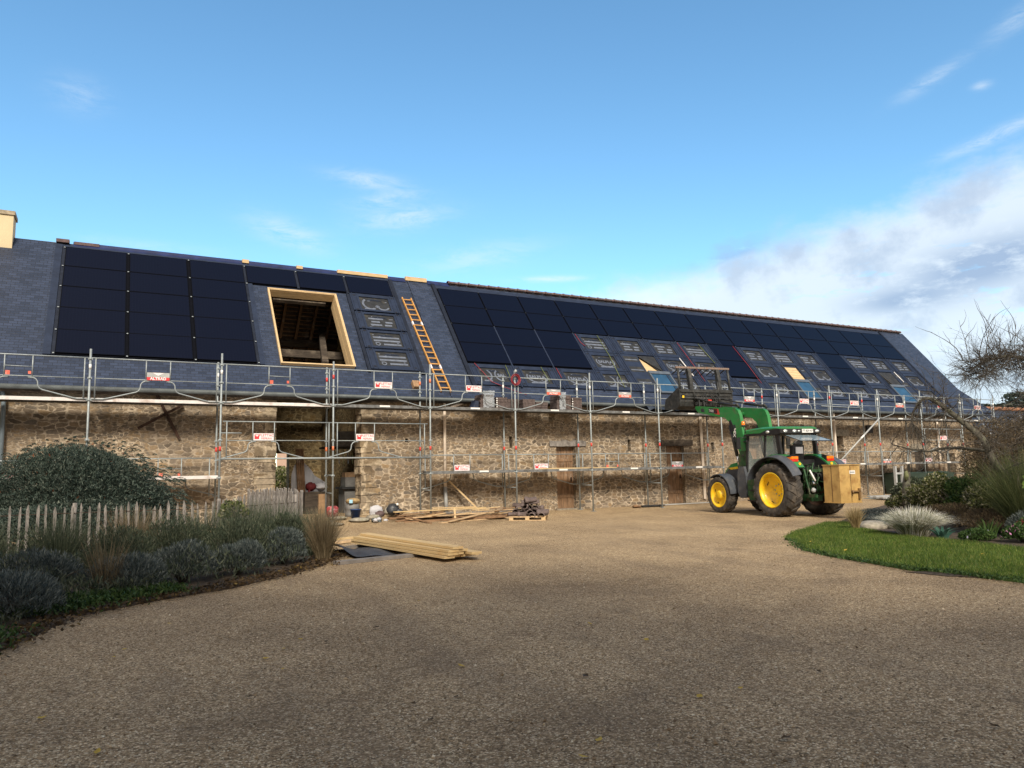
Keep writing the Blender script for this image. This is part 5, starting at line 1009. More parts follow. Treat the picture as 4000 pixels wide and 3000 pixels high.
# loader: masts, arms, parallel links, rams
def xz(poly, y0, y1, m, mb): mb.prism(poly, y0, y1, m, lambda u, v, w_: (u, w_, v))
ARM = [(1.60, 1.80), (1.66, 2.20), (1.84, 3.16), (1.93, 3.33), (2.06, 3.42), (2.24, 3.43), (4.22, 3.66), (4.26, 3.58), (4.10, 3.42), (3.2, 3.23), (2.62, 3.14), (2.40, 2.98), (2.22, 2.62), (1.92, 1.86), (1.78, 1.72)]
for s in (1, -1):
    mb = MB(); yc = s*.56; xz(ARM, yc-.06, yc+.06, 'green_paint', mb); ar = P_(mb, 'loader_arm')
    mb = MB(); y_ = s*.6215; k_ = .0015*s
    if s > 0:
        mb.raw([(3.72, y_, 3.40), (3.92, y_, 3.43), (3.92, y_, 3.55), (3.72, y_, 3.52)], [(0, 1, 2, 3)], 'decal_dark'); mb.raw([(3.0, y_, 3.30), (3.48, y_, 3.37), (3.48, y_, 3.53), (3.0, y_, 3.46)], [(0, 1, 2, 3)], 'decal_dark'); mb.raw([(2.86, y_, 3.25), (3.16, y_, 3.31), (3.22, y_, 3.50), (2.94, y_, 3.46)], [(0, 1, 2, 3)], 'decal_red')
        th = R(7.5); mb.text('T408', .13, 'decal_white', lambda a, b_, c: (3.33-a*math.cos(th), y_+.002, 3.42+b_-a*math.sin(th))); mb.raw([(2.02, y_, 2.36), (2.16, y_, 2.34), (2.22, y_, 2.86), (2.08, y_, 2.88)], [(0, 1, 2, 3)], 'decal_dark'); th2 = R(84)
        mb.text('MX', .20, 'decal_white', lambda a, b_, c: (2.12+b_*.9+a*.12, y_+.002, 2.61-a), .006); P_(mb, 'decal', ar)
    mb = MB(); xz([(1.45, 1.0), (1.95, 1.0), (1.98, 1.5), (1.94, 1.86), (1.84, 2.0), (1.62, 2.0), (1.52, 1.8)], s*.46, s*.50, 'green_dirty', mb); xz([(1.45, 1.0), (1.95, 1.0), (1.98, 1.5), (1.94, 1.86), (1.84, 2.0), (1.62, 2.0), (1.52, 1.8)], s*.62, s*.66, 'green_dirty', mb); mb.tube([(1.72, s*.44, 1.85), (1.72, s*.68, 1.85)], .04, 'dirty_steel'); P_(mb, 'loader_mast')
    mb = MB(); y2 = s*.56; mb.tube([(2.02, y2, 3.50), (3.0, y2, 3.66)], .045, 'black_plastic', 10); mb.tube([(3.0, y2, 3.66), (4.45, y2, 3.98)], .028, 'dirty_steel', 8); mb.tube([(1.98, y2-.06, 3.42), (1.98, y2+.06, 3.56)], .04, 'dirty_steel'); P_(mb, 'tilt_ram')
    mb = MB(); mb.tube([(2.06, y2, 1.45), (2.16, y2, 1.95)], .030, 'chrome', 10); mb.tube([(2.14, y2, 1.86), (2.42, y2, 2.86)], .058, 'black_plastic', 12); mb.tube([(2.0, y2, 1.34), (2.08, y2, 1.52)], .05, 'dirty_steel', 10); P_(mb, 'lift_ram')
    mb = MB(); xz([(2.12, 2.74), (2.3, 3.05), (2.38, 3.0), (2.28, 2.6)], s*.62 if s > 0 else s*.64, s*.64 if s > 0 else s*.62, 'black_plastic', mb); P_(mb, 'hose_guard')
mb = MB(); mb.tube([(3.05, -.5, 3.30), (3.05, .5, 3.30)], .075, 'green_paint', 14); mb.beam((1.86, -.5, 1.35), (1.86, .5, 1.35), .1, .14, 'green_dirty'); mb.tube([(1.98, .5, 2.28), (1.35, .78, 2.30)], .02, 'black_plastic', 6); P_(mb, 'cross_tube')
# bucket with grapple frame, opening away from the tractor
BX = 4.42
side = [(BX, 3.74), (BX-.02, 4.26), (BX+.10, 4.34), (BX+.90, 3.98), (BX+1.0, 3.66), (BX+.85, 3.60), (BX+.2, 3.58)]
mb = MB()
for s in (1, -1): mb.prism(side, s*1.13-.015, s*1.13+.015, 'dirty_steel', lambda u, v, w_: (u, w_, v))
for (a, b_) in (((BX+.0, 4.28), (BX+0, 3.84)), ((BX+0, 3.84), (BX+.06, 3.68)), ((BX+.06, 3.68), (BX+.25, 3.60)), ((BX+.25, 3.60), (BX+1.0, 3.62))):
    mb.hexa([(a[0], -1.115, a[1]), (b_[0], -1.115, b_[1]), (b_[0], 1.115, b_[1]), (a[0], 1.115, a[1]), (a[0]+.02, -1.115, a[1]+.02), (b_[0]+.02, -1.115, b_[1]+.02), (b_[0]+.02, 1.115, b_[1]+.02), (a[0]+.02, 1.115, a[1]+.02)], 'dirty_steel')
for z in (4.18, 3.95): mb.box(BX-.05, BX-.021, -1.1, 1.1, z, z+.05, 'dirty_steel')
mb.box(BX-.035, BX-.021, -1.08, 1.08, 4.05, 4.07, 'dirty_steel'); bkt = P_(mb, 'bucket')
mb = MB()
for y in (-.45, -.25, .25, .45): xz([(BX-.22, 3.5), (BX-.03, 3.42), (BX-.03, 4.05), (BX-.18, 3.95)], y-.015, y+.015, 'dirty_steel', mb)
mb.tube([(BX-.12, -.6, 3.95), (BX-.12, .6, 3.95)], .04, 'dirty_steel'); mb.tube([(BX-.12, -.6, 3.55), (BX-.12, .6, 3.55)], .045, 'dirty_steel'); mb.box(BX-.12, BX-.06, -.55, .55, 3.7, 3.82, 'dirty_steel')
q = random.Random(4)
for k in range(6): y = q.uniform(-.4, .4); mb.tube([(BX-.15, y, 3.6), (BX-.25, y+q.uniform(-.1, .1), 3.8+q.uniform(-.1, .2)), (BX-.1, y+q.uniform(-.2, .2), 4.15)], .014, 'black_rubber', 6)
P_(mb, 'hitch_frame')
mb = MB()
for y in (-.62, .62):
    mb = MB(); mb.prism([(BX-.03, 4.20), (BX+.10, 4.22), (BX+.16, 4.6), (BX+.22, 5.02), (BX+.10, 5.05), (BX+.0, 4.62)], y-.07, y+.07, 'dirty_steel', lambda u, v, w_: (u, w_, v)); mb.tube([(BX-.05, y*.85, 3.9), (BX+.06, y*.9, 4.6)], .035, 'dirty_steel'); P_(mb, 'grapple_arm')
for y in (-1.08, 1.08): mb = MB(); mb.tube([(BX+.05, y, 4.2), (BX+.08, y, 4.65), (BX+.14, y*1.0, 5.06)], .045, 'dirty_steel', 8); P_(mb, 'grapple_upright')
mb = MB(); mb.beam((BX+.14, -1.14, 5.09), (BX+.14, 1.16, 5.09), .08, .07, 'rust_steel'); mb.box(BX+.03, BX+.06, -1.05, 1.05, 4.20, 4.26, 'dirty_steel')
for y in np.linspace(-1.0, 1.0, 9): mb.beam((BX+.16, y, 5.08), (BX+.62, y, 4.9), .03, .035, 'dirty_steel')
P_(mb, 'grapple_bar'); mb = MB(); mb.box(BX-.055, BX-.0505, .98, 1.06, 3.97, 4.05, 'yellow_paint'); mb.box(BX-.24, BX-.2, -.05, .1, 3.82, 3.9, 'lens_red'); P_(mb, 'warning_sticker')
# rear linkage
mb = MB(); q = random.Random(12)
for s in (1, -1):
    mb.beam((-.25, s*.35, .62), (-1.15, s*.42, .62), .05, .09, 'green_dirty'); mb.beam((-.2, s*.3, 1.42), (-.62, s*.36, 1.36), .06, .08, 'green_dirty'); mb.beam((-.62, s*.36, 1.38), (-.85, s*.4, .66), .045, .045, 'green_dirty'); mb.tube([(-.4, s*.22, .75), (-.55, s*.26, 1.35)], .04, 'green_dirty')
for k in range(34):
    y = q.uniform(-.34, .34); z = q.uniform(.95, 1.55); mb.tube([(-.4, y, z), (-.55-q.uniform(0, .25), y+q.uniform(-.12, .12), z+q.uniform(-.1, .15)), (-.5-q.uniform(0, .15), y+q.uniform(-.15, .15), z-q.uniform(.1, .5))], q.uniform(.01, .022), q.choice(['green_dirty', 'green_dirty', 'black_rubber']), 6)
mb.box(-.45, -.3, -.22, .22, .95, 1.45, 'black_plastic'); mb.box(-.7, -.35, -.2, .2, .45, .62, 'green_dirty'); mb.box(-.62, -.45, -.3, .3, 1.3, 1.38, 'green_dirty'); mb.tube([(-.6, .12, 1.1), (-.95, .3, .95)], .03, 'chrome'); P_(mb, 'rear_linkage')
mb = MB(); mb.tube([(-.92, .42, 1.36), (-1.1, .40, 1.05)], .024, 'white_paint'); P_(mb, 'stabiliser'); mb = MB(); mb.blobby((-.95, .35, .78), (.07, .07, .07), 'galv_pale', 1); P_(mb, 'ball_hitch')
mb = MB(); mb.box(-2.0, -1.40, -.36, .385, .46, 1.485, 'box_ochre')
for (y0, y1, z0, z1) in ((-.38, .405, 1.486, 1.51), (-.38, .405, .44, .459)): mb.box(-2.02, -1.38, y0, y1, z0, z1, 'box_ochre')
mb.box(-2.008, -2.0005, -.01, .0, .47, 1.48, 'rust_iron'); mb.box(-1.71, -1.70, .3855, .392, .47, 1.48, 'rust_iron'); mb.box(-1.4, -1.2, -.1, .1, .6, .75, 'box_ochre'); wb = P_(mb, 'weight_box')
mb = MB(); mb.box(-2.008, -2.0005, -.18, .02-.0, 1.24, 1.34, 'white_paint'); mb.box(-2.0085, -2.0082, -.16, .0, 1.28, 1.30, 'decal_dark'); P_(mb, 'label_plate', wb)
mb = MB(); mb.box(-2.06, -2.0005, -.30, -.24, .55, .84, 'brass_dull'); mb.box(-2.06, -2.0005, -.30, -.02, .74, .78, 'brass_dull'); mb.tube([(-2.05, -.02, .80), (-2.05, -.02, .68)], .02, 'brass_dull'); P_(mb, 'latch', wb)
# ------------------------------------------------------------------ vegetation
def unit(rng, n):
    v = rng.normal(size=(n, 3)); return v/np.linalg.norm(v, axis=1, keepdims=True)
def leafmesh(P, D, L, W, rng):
    """folded rhombus leaves: centre P, direction D, length L, width W"""
    n = len(P); s = np.cross(D, unit(rng, n)); s /= np.maximum(np.linalg.norm(s, axis=1, keepdims=True), 1e-6); L = L[:, None]; W = W[:, None]
    V = np.stack([P-D*L*.5, P+s*W*.5, P+D*L*.5, P-s*W*.5], 1).reshape(-1, 3); return V, np.arange(n*4).reshape(-1, 4)
def bushpts(rng, c, rad, n, shell=.55, lump=.18, zmin=0.0, seeds=14):
    c = np.array(c); rad = np.array(rad); lc = unit(rng, seeds); out = []
    d = unit(rng, n*2); d[:, 2] = np.abs(d[:, 2])*1.0-.15*(rng.random(n*2) < .3)
    d /= np.linalg.norm(d, axis=1, keepdims=True); bump_ = np.max(d @ lc.T, axis=1); rr = (shell+(1-shell)*rng.random(n*2)**.6)*(1-lump+lump*2*(bump_-.75))
    p = c+d*rad*rr[:, None]; p = p[p[:, 2] > zmin][:n]; return p
def bush(name, c, rad, n, m, lab, cat='shrub', group=None, ls=.05, lw=.02, seed=1, arch=.0, shell=.55, lump=.22, zmin=0.02, stems=True, up=.2, accent=None):
    rng = np.random.default_rng(seed); p = bushpts(rng, c, rad, n, shell, lump, zmin); k = len(p); out = (p-np.array(c)); out /= np.linalg.norm(out, axis=1, keepdims=True)+1e-6
    d = out*.7+unit(rng, k)*.8; d[:, 2] += up; d /= np.linalg.norm(d, axis=1, keepdims=True)
    V, F = leafmesh(p, d, ls*rng.uniform(.6, 1.3, k), lw*rng.uniform(.7, 1.3, k), rng)
    base = (c[0], c[1], 0.0)
    if not stems: return tag(npmesh(name, V, F, m, None, base), lab, cat, group)
    t_ = thing(name, base, lab, cat, group); npmesh('foliage', V, F, m, t_, base)
    if accent:
        am, an = accent; pa = bushpts(rng, c, [r*1.0 for r in rad], an, .8, lump, zmin); V, F = leafmesh(pa, unit(rng, len(pa)), np.full(len(pa), ls*1.1), np.full(len(pa), lw*1.6), rng); npmesh('flowers' if am.startswith('flower') else 'coloured_leaves', V, F, am, t_, base)
    mb = MB(); q = random.Random(seed)
    for i in range(14):
        a = q.uniform(0, 6.283); r = q.uniform(.3, .75); mb.tube([(c[0], c[1], .0), (c[0]+rad[0]*r*.4*math.cos(a), c[1]+rad[1]*r*.4*math.sin(a), c[2]*.6+.1), (c[0]+rad[0]*r*math.cos(a), c[1]+rad[1]*r*math.sin(a), c[2]+rad[2]*.5*(1-r*.5))], [.02, .012, .004], 'twig', 5)
    mb.build('stems', t_); return t_
def tuft(name, c, n, h, spread, w0, m, lab, cat='grass tuft', group=None, seed=1, droop=.5, base_r=.08, hv=.35):
    rng = np.random.default_rng(seed); a = rng.uniform(0, 2*np.pi, n); lean = spread*rng.random(n)**.7; H = h*rng.uniform(1-hv, 1.05, n); K = 5
    b0 = np.array(c)+np.stack([np.cos(a), np.sin(a), 0*a], 1)*(base_r*rng.random(n))[:, None]; dirn = np.stack([np.cos(a+rng.normal(0, .4, n)), np.sin(a+rng.normal(0, .4, n)), 0*a], 1); sd_ = np.stack([-np.sin(a), np.cos(a), 0*a], 1)
    ang = rng.uniform(0, np.pi, n); sd_ = sd_*np.cos(ang)[:, None]+dirn*np.sin(ang)[:, None]; rows = []
    for k in range(K):
        t_ = k/(K-1); ctr = b0+dirn*(lean*(t_**1.5))[:, None]+np.array([0, 0, 1])*(H*(t_-droop*.35*t_**3*(lean/max(spread, 1e-3))))[:, None]; wd = w0*(1-t_)**.7+.0008; rows.append(ctr-sd_*wd); rows.append(ctr+sd_*wd)
    V = np.stack(rows, 1); F = []; base = np.arange(n)[:, None]*(2*K)
    for k in range(K-1): F.append(base+np.array([2*k, 2*k+1, 2*k+3, 2*k+2]))
    return tag(npmesh(name, V.reshape(-1, 3), np.concatenate(F), m, None, c), lab, cat, group)

# bed soil left, litter along its edge
bedL = [(-14, -2), (-1.9, 3.5), (-1.15, 6.8), (-.72, 8.18), (-.18, 9.7), (.6, 10.3), (1.57, 10.83), (2.5, 11.7), (3.2, 12.5), (3.75, 13.6), (3.9, 15.2), (4.1, 17.0), (3.2, 21.0), (-14, 21.0)]
sheet('bed_soil', bedL, .03, 'soil')
rng = np.random.default_rng(5)
def along(poly, n, sd_, rng):
    P = np.array(poly); seg = rng.integers(0, len(P)-1, n); ln = np.linalg.norm(P[1:]-P[:-1], axis=1); seg = rng.choice(len(P)-1, n, p=ln/ln.sum()); t_ = rng.random(n)[:, None]; q_ = P[seg]*(1-t_)+P[seg+1]*t_
    d = (P[seg+1]-P[seg])/ln[seg][:, None]; nr = np.stack([-d[:, 1], d[:, 0]], 1); return q_, nr
edgeL = bedL[1:11]
q_, nr = along(edgeL, 5200, .2, rng); off = rng.normal(.08, .13, len(q_))[:, None]; p2 = q_+nr*off; n = len(p2); P3 = np.c_[p2, .035+.03*rng.random(n)]; D3 = unit(rng, n); D3[:, 2] *= .3; D3 /= np.linalg.norm(D3, axis=1, keepdims=True)
V, F = leafmesh(P3, D3, rng.uniform(.03, .08, n), rng.uniform(.02, .05, n), rng); tag(npmesh('leaf_litter', V, F, 'leaf_litter'), 'brown leaf litter along the edge of the left flower bed', 'leaf litter', kind='stuff')
q_, nr = along(edgeL[:6], 22000, .2, rng); sel = (np.sin(q_[:, 0]*2.1+q_[:, 1]*1.3)+np.sin(q_[:, 1]*3.3)) > -.6; q_ = q_[sel]; nr = nr[sel]; p2 = q_+nr*rng.normal(.45, .22, len(q_))[:, None]; n = len(p2); P3 = np.c_[p2, .05+.10*rng.random(n)]; D3 = unit(rng, n); D3[:, 2] = abs(D3[:, 2])+.3; D3 /= np.linalg.norm(D3, axis=1, keepdims=True)
V, F = leafmesh(P3, D3, rng.uniform(.04, .08, n), rng.uniform(.012, .03, n), rng); tag(npmesh('ground_cover', V, F, 'leaf_green'), 'low bright green ground cover at the front of the left bed', 'ground cover', kind='stuff')
# understorey that reads as one mass between the clumps
n = 42000; x = rng.uniform(-5, 4.0, n); y = rng.uniform(6.0, 15.4, n); ex = np.interp(y, [3.5, 6.8, 8.2, 9.7, 10.3, 10.8, 11.7, 12.5, 13.6, 15.2], [-1.9, -1.15, -.72, -.18, .6, 1.57, 2.5, 3.2, 3.75, 3.9]); k = (x < ex-.35); x, y, ex = x[k], y[k], ex[k]; n = len(x)
hh = np.minimum(.62, .12+.55*(ex-x))*(.5+.5*np.sin(x*2.7+1)*np.sin(y*2.1))*rng.random(n)**.5+.05+.22*rng.random(n)*np.clip((y-12.5)/2.5, 0, 1); P3 = np.c_[x, y, hh]; D3 = unit(rng, n); D3[:, 2] = abs(D3[:, 2])+.6; D3 /= np.linalg.norm(D3, axis=1, keepdims=True)
V, F = leafmesh(P3, D3, rng.uniform(.06, .14, n), rng.uniform(.008, .022, n), rng); tag(npmesh('undergrowth', V, F, 'leaf_sage'), 'dull green undergrowth filling the left bed in front of the picket fence', 'undergrowth', kind='stuff')
lav = [(-1.75, 9.0, .75, .62, 'grey lavender mound at the lower left corner of the photo'), (-.95, 9.9, .70, .58, 'grey lavender mound right of the corner one at the front of the bed'), (-2.1, 10.6, .8, .75, 'tall grey lavender mound at the left edge behind the corner one'), (-.75, 11.3, .7, .66, 'grey lavender mound in front of the picket fence at left'), (.25, 11.2, .62, .55, 'blue-grey rounded mound at the front middle of the left bed'),
       (.95, 11.75, .6, .5, 'blue-grey mound right of the front middle one'), (.15, 12.5, .7, .66, 'blue-green mound behind the front middle ones'), (1.75, 12.1, .5, .5, 'small grey mound close to the gravel in the middle of the left bed'), (1.9, 13.1, .65, .68, 'grey-green mound in front of the right part of the picket fence'), (2.6, 13.0, .5, .52, 'small dark mound just left of the tall straw grass'), (-1.8, 12.3, .75, .7, 'grey mound touching the left end of the picket fence'), (1.0, 13.6, .75, .7, 'olive-grey mound right against the pickets'), (2.9, 14.1, .6, .72, 'grey-green mound by the brushwood fence')]
for i, (x, y, r, h, lab) in enumerate(lav):
    h *= 1.0+.25*(y > 11.5); x += .10; y -= .08
    bush('lavender_bush', (x, y, h*.28), (r, r*.95, h*.85), 5200, 'leaf_grey' if i not in (6, 8, 11, 12) else 'leaf_sage', lab, 'lavender', 'grey mounds of lavender in the left bed', ls=.075, lw=.013, seed=20+i, up=.9, shell=.45, lump=.28)
for i, (x, y, h, lab) in enumerate(((-.55, 13.9, 1.0, 'wispy olive stems in front of the left pickets'), (.5, 13.9, 1.05, 'brownish wispy stems before the middle of the picket fence'), (1.6, 14.4, 1.0, 'wispy green stems before the right pickets'), (2.3, 14.5, 1.1, 'wispy stems with small yellowish leaves where the pickets end'), (-1.6, 13.8, .95, 'wispy stems before the leftmost pickets'), (3.0, 15.2, 1.05, 'wispy stems at the foot of the brushwood fence'), (3.45, 14.2, .9, 'loose stems between the brushwood fence and the straw grass'))):
    tuft('wispy_plant', (x, y, 0), 900, h, .38, .004, 'leaf_sage' if i != 1 else 'straw_dark', lab, 'plant', seed=60+i, droop=.3, base_r=.3, hv=.6)
tuft('straw_grass', (3.40, 13.15, 0), 1100, .92, .36, .0026, 'straw_dark', 'tall fine straw-coloured grass at the right end of the left bed', 'grass tuft', seed=3, droop=.2, base_r=.12, hv=.5)
tuft('straw_grass', (.1, 10.9, 0), 260, .85, .28, .0022, 'straw_dark', 'thin brown grass tuft standing among the lavenders at the front', 'grass tuft', seed=4, droop=.3, base_r=.12, hv=.6)
bush('yellow_leaf_plant', (2.2, 15.0, .75), (.35, .3, .35), 220, 'leaf_yellowgreen', 'sprig with yellow-green leaves where the two fences meet', 'plant', ls=.09, lw=.06, seed=90)
# big arching cotoneaster
big = bush('cotoneaster_bush', (-.32, 18.6, .50), (2.35, 1.75, 2.16), 80000, 'leaf_dark', 'huge dark green arching bush with a few red berries behind the picket fence', 'bush', ls=.08, lw=.018, seed=7, shell=.35, lump=.13, zmin=.1, up=.25, accent=('leaf_rust', 160))
rng = np.random.default_rng(31); n = 1100; d = unit(rng, n); d[:, 2] = abs(d[:, 2]); st_ = np.array((-.35, 18.6, .55))+d*np.array((2.15, 1.6, 1.85))*rng.uniform(.78, 1.0, n)[:, None]; Vs = []
for i in range(n):
    o_ = d[i]*np.array((1, .8, .55)); L_ = rng.uniform(.1, .28); s_ = np.cross(o_, (0, 0, 1)); s_ /= np.linalg.norm(s_)+1e-6; K = 22; t_ = np.linspace(0, 1, K)[:, None]; side_ = np.where(np.arange(K) % 2, 1, -1)[:, None]
    p_ = st_[i]+o_*L_*t_+np.array([0, 0, -.16])*t_**2*L_*3+s_*side_*.018; Vs.append(p_)
Pp = np.concatenate(Vs); V, F = leafmesh(Pp, unit(rng, len(Pp)), rng.uniform(.035, .06, len(Pp)), rng.uniform(.014, .022, len(Pp)), rng); npmesh('arching_sprays', V, F, 'leaf_dark', big, (-.35, 18.6, 0))

bush('low_dark_shrub', (-.7, 17.0, .35), (2.6, 1.0, .85), 16000, 'leaf_dark', 'low dark shrub filling the gap between the picket fence and the huge bush', 'shrub', ls=.08, lw=.02, seed=8, shell=.4)
# picket fences
def fence(name, pts, step, h, wd, m, lab, seed, tight=False):
    q = random.Random(seed); t_ = thing(name, (pts[0][0], pts[0][1], 0), lab, 'fence'); L_ = [math.dist(pts[i], pts[i+1]) for i in range(len(pts)-1)]; tot = sum(L_); s_ = 0; k = 0
    def at(s_):
        for i, l in enumerate(L_):
            if s_ <= l or i == len(L_)-1: f = s_/l; a, b_ = pts[i], pts[i+1]; return (a[0]+(b_[0]-a[0])*f, a[1]+(b_[1]-a[1])*f), math.atan2(b_[1]-a[1], b_[0]-a[0])
            s_ -= l
    while s_ < tot:
        (x, y), a = at(s_); hh = h+q.uniform(-.05, .05)+.03*math.sin(s_*1.3); w_ = wd*q.uniform(.7, 1.2)/2; lx, ly = q.uniform(-.03, .03), q.uniform(-.02, .02); mb = MB(); c_, s__ = math.cos(a), math.sin(a); th = .012
        fn = lambda u, v, w: (x+(u+lx*v/h)*c_-(w+ly*v/h)*s__, y+(u+lx*v/h)*s__+(w+ly*v/h)*c_, v)
        tp_ = q.uniform(.07, .12) if not tight else q.uniform(.0, .03); off = q.uniform(-.3, .3)*w_; mb.prism([(-w_, 0), (w_*.9, 0), (w_, hh*.5), (w_*.88, hh-tp_), (off+.004, hh), (off-.006, hh-.004), (-w_*.92, hh-tp_*.9)], -th, th, m, fn); mb.build('picket', t_); s_ += step*q.uniform(.82, 1.18)
    mb = MB()
    for z in (.25, .88):
        pp_ = []
        for i in range(int(tot/.25)+1): (x, y), a = at(min(tot, i*.25)); pp_.append((x, y, z+.008*(i % 2)))
        mb.tube(pp_, .006, 'rust_iron', 5)
    mb.build('binding_wire', t_)
    for f in (.02, .34, .67, .98): (x, y), a = at(tot*f); mb = MB(); mb.tube([(x, y+.05, 0), (x+.02, y+.05, h+.02)], .035, m, 8); mb.build('fence_post', t_)
fence('picket_fence', [(-2.9, 15.45), (.0, 15.65), (1.9, 15.3), (3.85, 16.9)], .128, 1.04, .055, 'wood_grey', 'weathered grey split-picket fence in front of the big dark bush', 3)
fence('brushwood_fence', [(3.92, 16.95), (3.62, 19.2), (3.40, 20.9)], .062, 1.12, .05, 'wood_grey', 'dense short grey brushwood fence running up to the barn opening', 5, tight=True)

# right garden: lawn with grass, bed
LW = [(12.1, 10.95), (12.0, 10.6), (10.85, 9.4), (10.45, 8.55), (10.2, 7.6), (9.95, 6.85), (10.05, 6.35), (10.0, 5.8), (10.0, 5.2), (9.9, 4.0), (9.9, 2.0), (24, 2.0), (24, 4), (14.2, 5.0), (13.5, 7.2), (13.85, 8.0), (13.95, 9.0), (14.3, 10.1), (14.95, 11.2), (15.9, 12.0), (16.4, 12.7), (16.0, 13.15), (14.9, 12.57), (13.15, 11.7)]
sheet('garden_lawn', LW, .045, 'lawn', thick=.05)
bedR = [(14.2, 5.0), (24, 4.0), (60, 4.0), (60, 14), (40, 16.6), (33, 18.8), (27.5, 18.9), (22.5, 16.5), (18.5, 14.3), (16.4, 13.1), (16.4, 12.7), (15.9, 12.0), (14.95, 11.2), (14.3, 10.1), (13.95, 9.0), (13.85, 8.0), (13.5, 7.2)]
sheet('garden_bed_soil', bedR, .035, 'soil')
def inpoly(x, y, poly):
    P = np.array(poly); ins = np.zeros(len(x), bool); j = len(P)-1
    for i in range(len(P)):
        c_ = ((P[i, 1] > y) != (P[j, 1] > y)) & (x < (P[j, 0]-P[i, 0])*(y-P[i, 1])/(P[j, 1]-P[i, 1]+1e-12)+P[i, 0]); ins ^= c_; j = i
    return ins
rng = np.random.default_rng(2); n = 190000; x = rng.uniform(9.8, 17, n); y = rng.uniform(4.2, 13.2, n); k = inpoly(x+rng.normal(0, .035, n), y+rng.normal(0, .035, n), LW); x, y = x[k], y[k]; n = len(x)
clump = .5+.5*np.sin(x*5+2*np.sin(y*3))*np.sin(y*6+np.sin(x*4)); H = .028+.04*rng.random(n)*(.5+clump); a = rng.uniform(0, 6.283, n); c_ = np.stack([x, y, np.full(n, .043)], 1); s_ = np.stack([np.cos(a), np.sin(a), 0*a], 1)*.004; tipp = c_+np.stack([rng.normal(0, .02, n), rng.normal(0, .02, n), H], 1)
tag(npmesh('lawn_grass', np.stack([c_-s_, c_+s_, tipp], 1).reshape(-1, 3), np.arange(n*3).reshape(-1, 3), 'grass'), 'short green grass of the curved lawn at the right', 'grass', kind='stuff')
q_, nr = along(LW[1:10], 2600, .2, rng); p2 = q_+nr*rng.normal(.0, .09, len(q_))[:, None]; n = len(p2); P3 = np.c_[p2, .035+.03*rng.random(n)]; V, F = leafmesh(P3, unit(rng, n), rng.uniform(.03, .07, n), rng.uniform(.01, .03, n), rng); tag(npmesh('lawn_edge_weeds', V, F, 'leaf_green'), 'weeds along the edge of the lawn', 'weeds', kind='stuff')
tuft('straw_grass', (14.78, 11.35, .03), 420, .56, .22, .004, 'straw', 'small pale straw-coloured grass tuft at the tip of the lawn', seed=9, droop=.5, base_r=.07)
tuft('variegated_grass', (14.45, 9.75, .03), 3400, .62, .66, .009, 'blade_pale', 'large rounded grass clump with white-striped blades beside the lawn', 'grass clump', seed=10, droop=1.35, base_r=.26, hv=.3)
for i, (x, y, z, r, lab) in enumerate(((15.35, 11.35, .07, (.36, .3, .14), 'pale rounded boulder between the straw tuft and the striped grass'), (15.75, 11.0, .08, (.25, .3, .13), 'second pale boulder hidden behind the striped grass'))):
    mb = MB(); mb.blobby((x, y, z), r, 'boulder', 41+i, 3, .08); tag(mb.build('boulder', loc=(x, y, 0)), lab, 'boulder')
tuft('hosta', (14.25, 9.05, .03), 26, .30, .30, .05, 'leaf_teal', 'small teal broad-leaved plant at the foot of the striped grass', 'plant', seed=12, droop=1.2, base_r=.06)
tuft('iris_leaves', (14.95, 8.6, .03), 60, .42, .2, .012, 'leaf_green', 'green sword leaves with a pale lilac flower right of the teal plant', 'plant', seed=13, droop=.6, base_r=.14)
bush('low_grey_plant', (16.2, 11.9, .1), (.55, .6, .22), 2600, 'leaf_grey', 'low grey plant behind the boulders', 'plant', ls=.06, lw=.012, seed=101)
bush('low_grey_plant', (17.6, 12.9, .12), (.8, .7, .28), 3000, 'leaf_grey', 'low blue-grey plant at the far tip of the bed', 'plant', ls=.06, lw=.014, seed=102)
bush('dried_perennials', (17.0, 10.4, .2), (1.1, 1.2, .42), 9000, 'leaf_brown', 'brown dried perennials behind the striped grass', 'plant', ls=.08, lw=.01, seed=103, up=.9)
bush('dried_perennials', (16.0, 8.9, .2), (.9, 1.0, .42), 7000, 'leaf_brown', 'brown dried stems right of the striped grass', 'plant', ls=.08, lw=.01, seed=104, up=.9)
bush('lavender_bush', (15.6, 8.0, .2), (.6, .65, .46), 5200, 'leaf_grey', 'blue-grey lavender mound in the right bed below the tall grass', 'lavender', ls=.07, lw=.012, seed=105, up=.9)
bush('lavender_bush', (16.6, 7.9, .25), (.7, .6, .5), 4200, 'leaf_grey', 'second blue-grey lavender mound at the right edge', 'lavender', ls=.07, lw=.012, seed=106, up=.9)
bush('flowering_plant', (14.55, 7.75, .12), (.45, .4, .28), 2200, 'leaf_green', 'low green plant with pink flowers at the right edge of the lawn', 'plant', ls=.06, lw=.02, seed=107, accent=('flower_pink', 50))
bush('flowering_plant', (15.1, 7.9, .2), (.35, .3, .3), 1200, 'leaf_green', 'low plant with dark red flowers behind the pink ones', 'plant', ls=.06, lw=.02, seed=108, accent=('flower_red', 60))
bush('green_edging_plant', (14.35, 8.45, .08), (.4, .35, .2), 2000, 'leaf_green', 'low green plant between the teal plant and the pink flowers', 'plant', ls=.06, lw=.02, seed=109, accent=('flower_lilac', 14))
gS = 'leafy shrubs in the right bed'
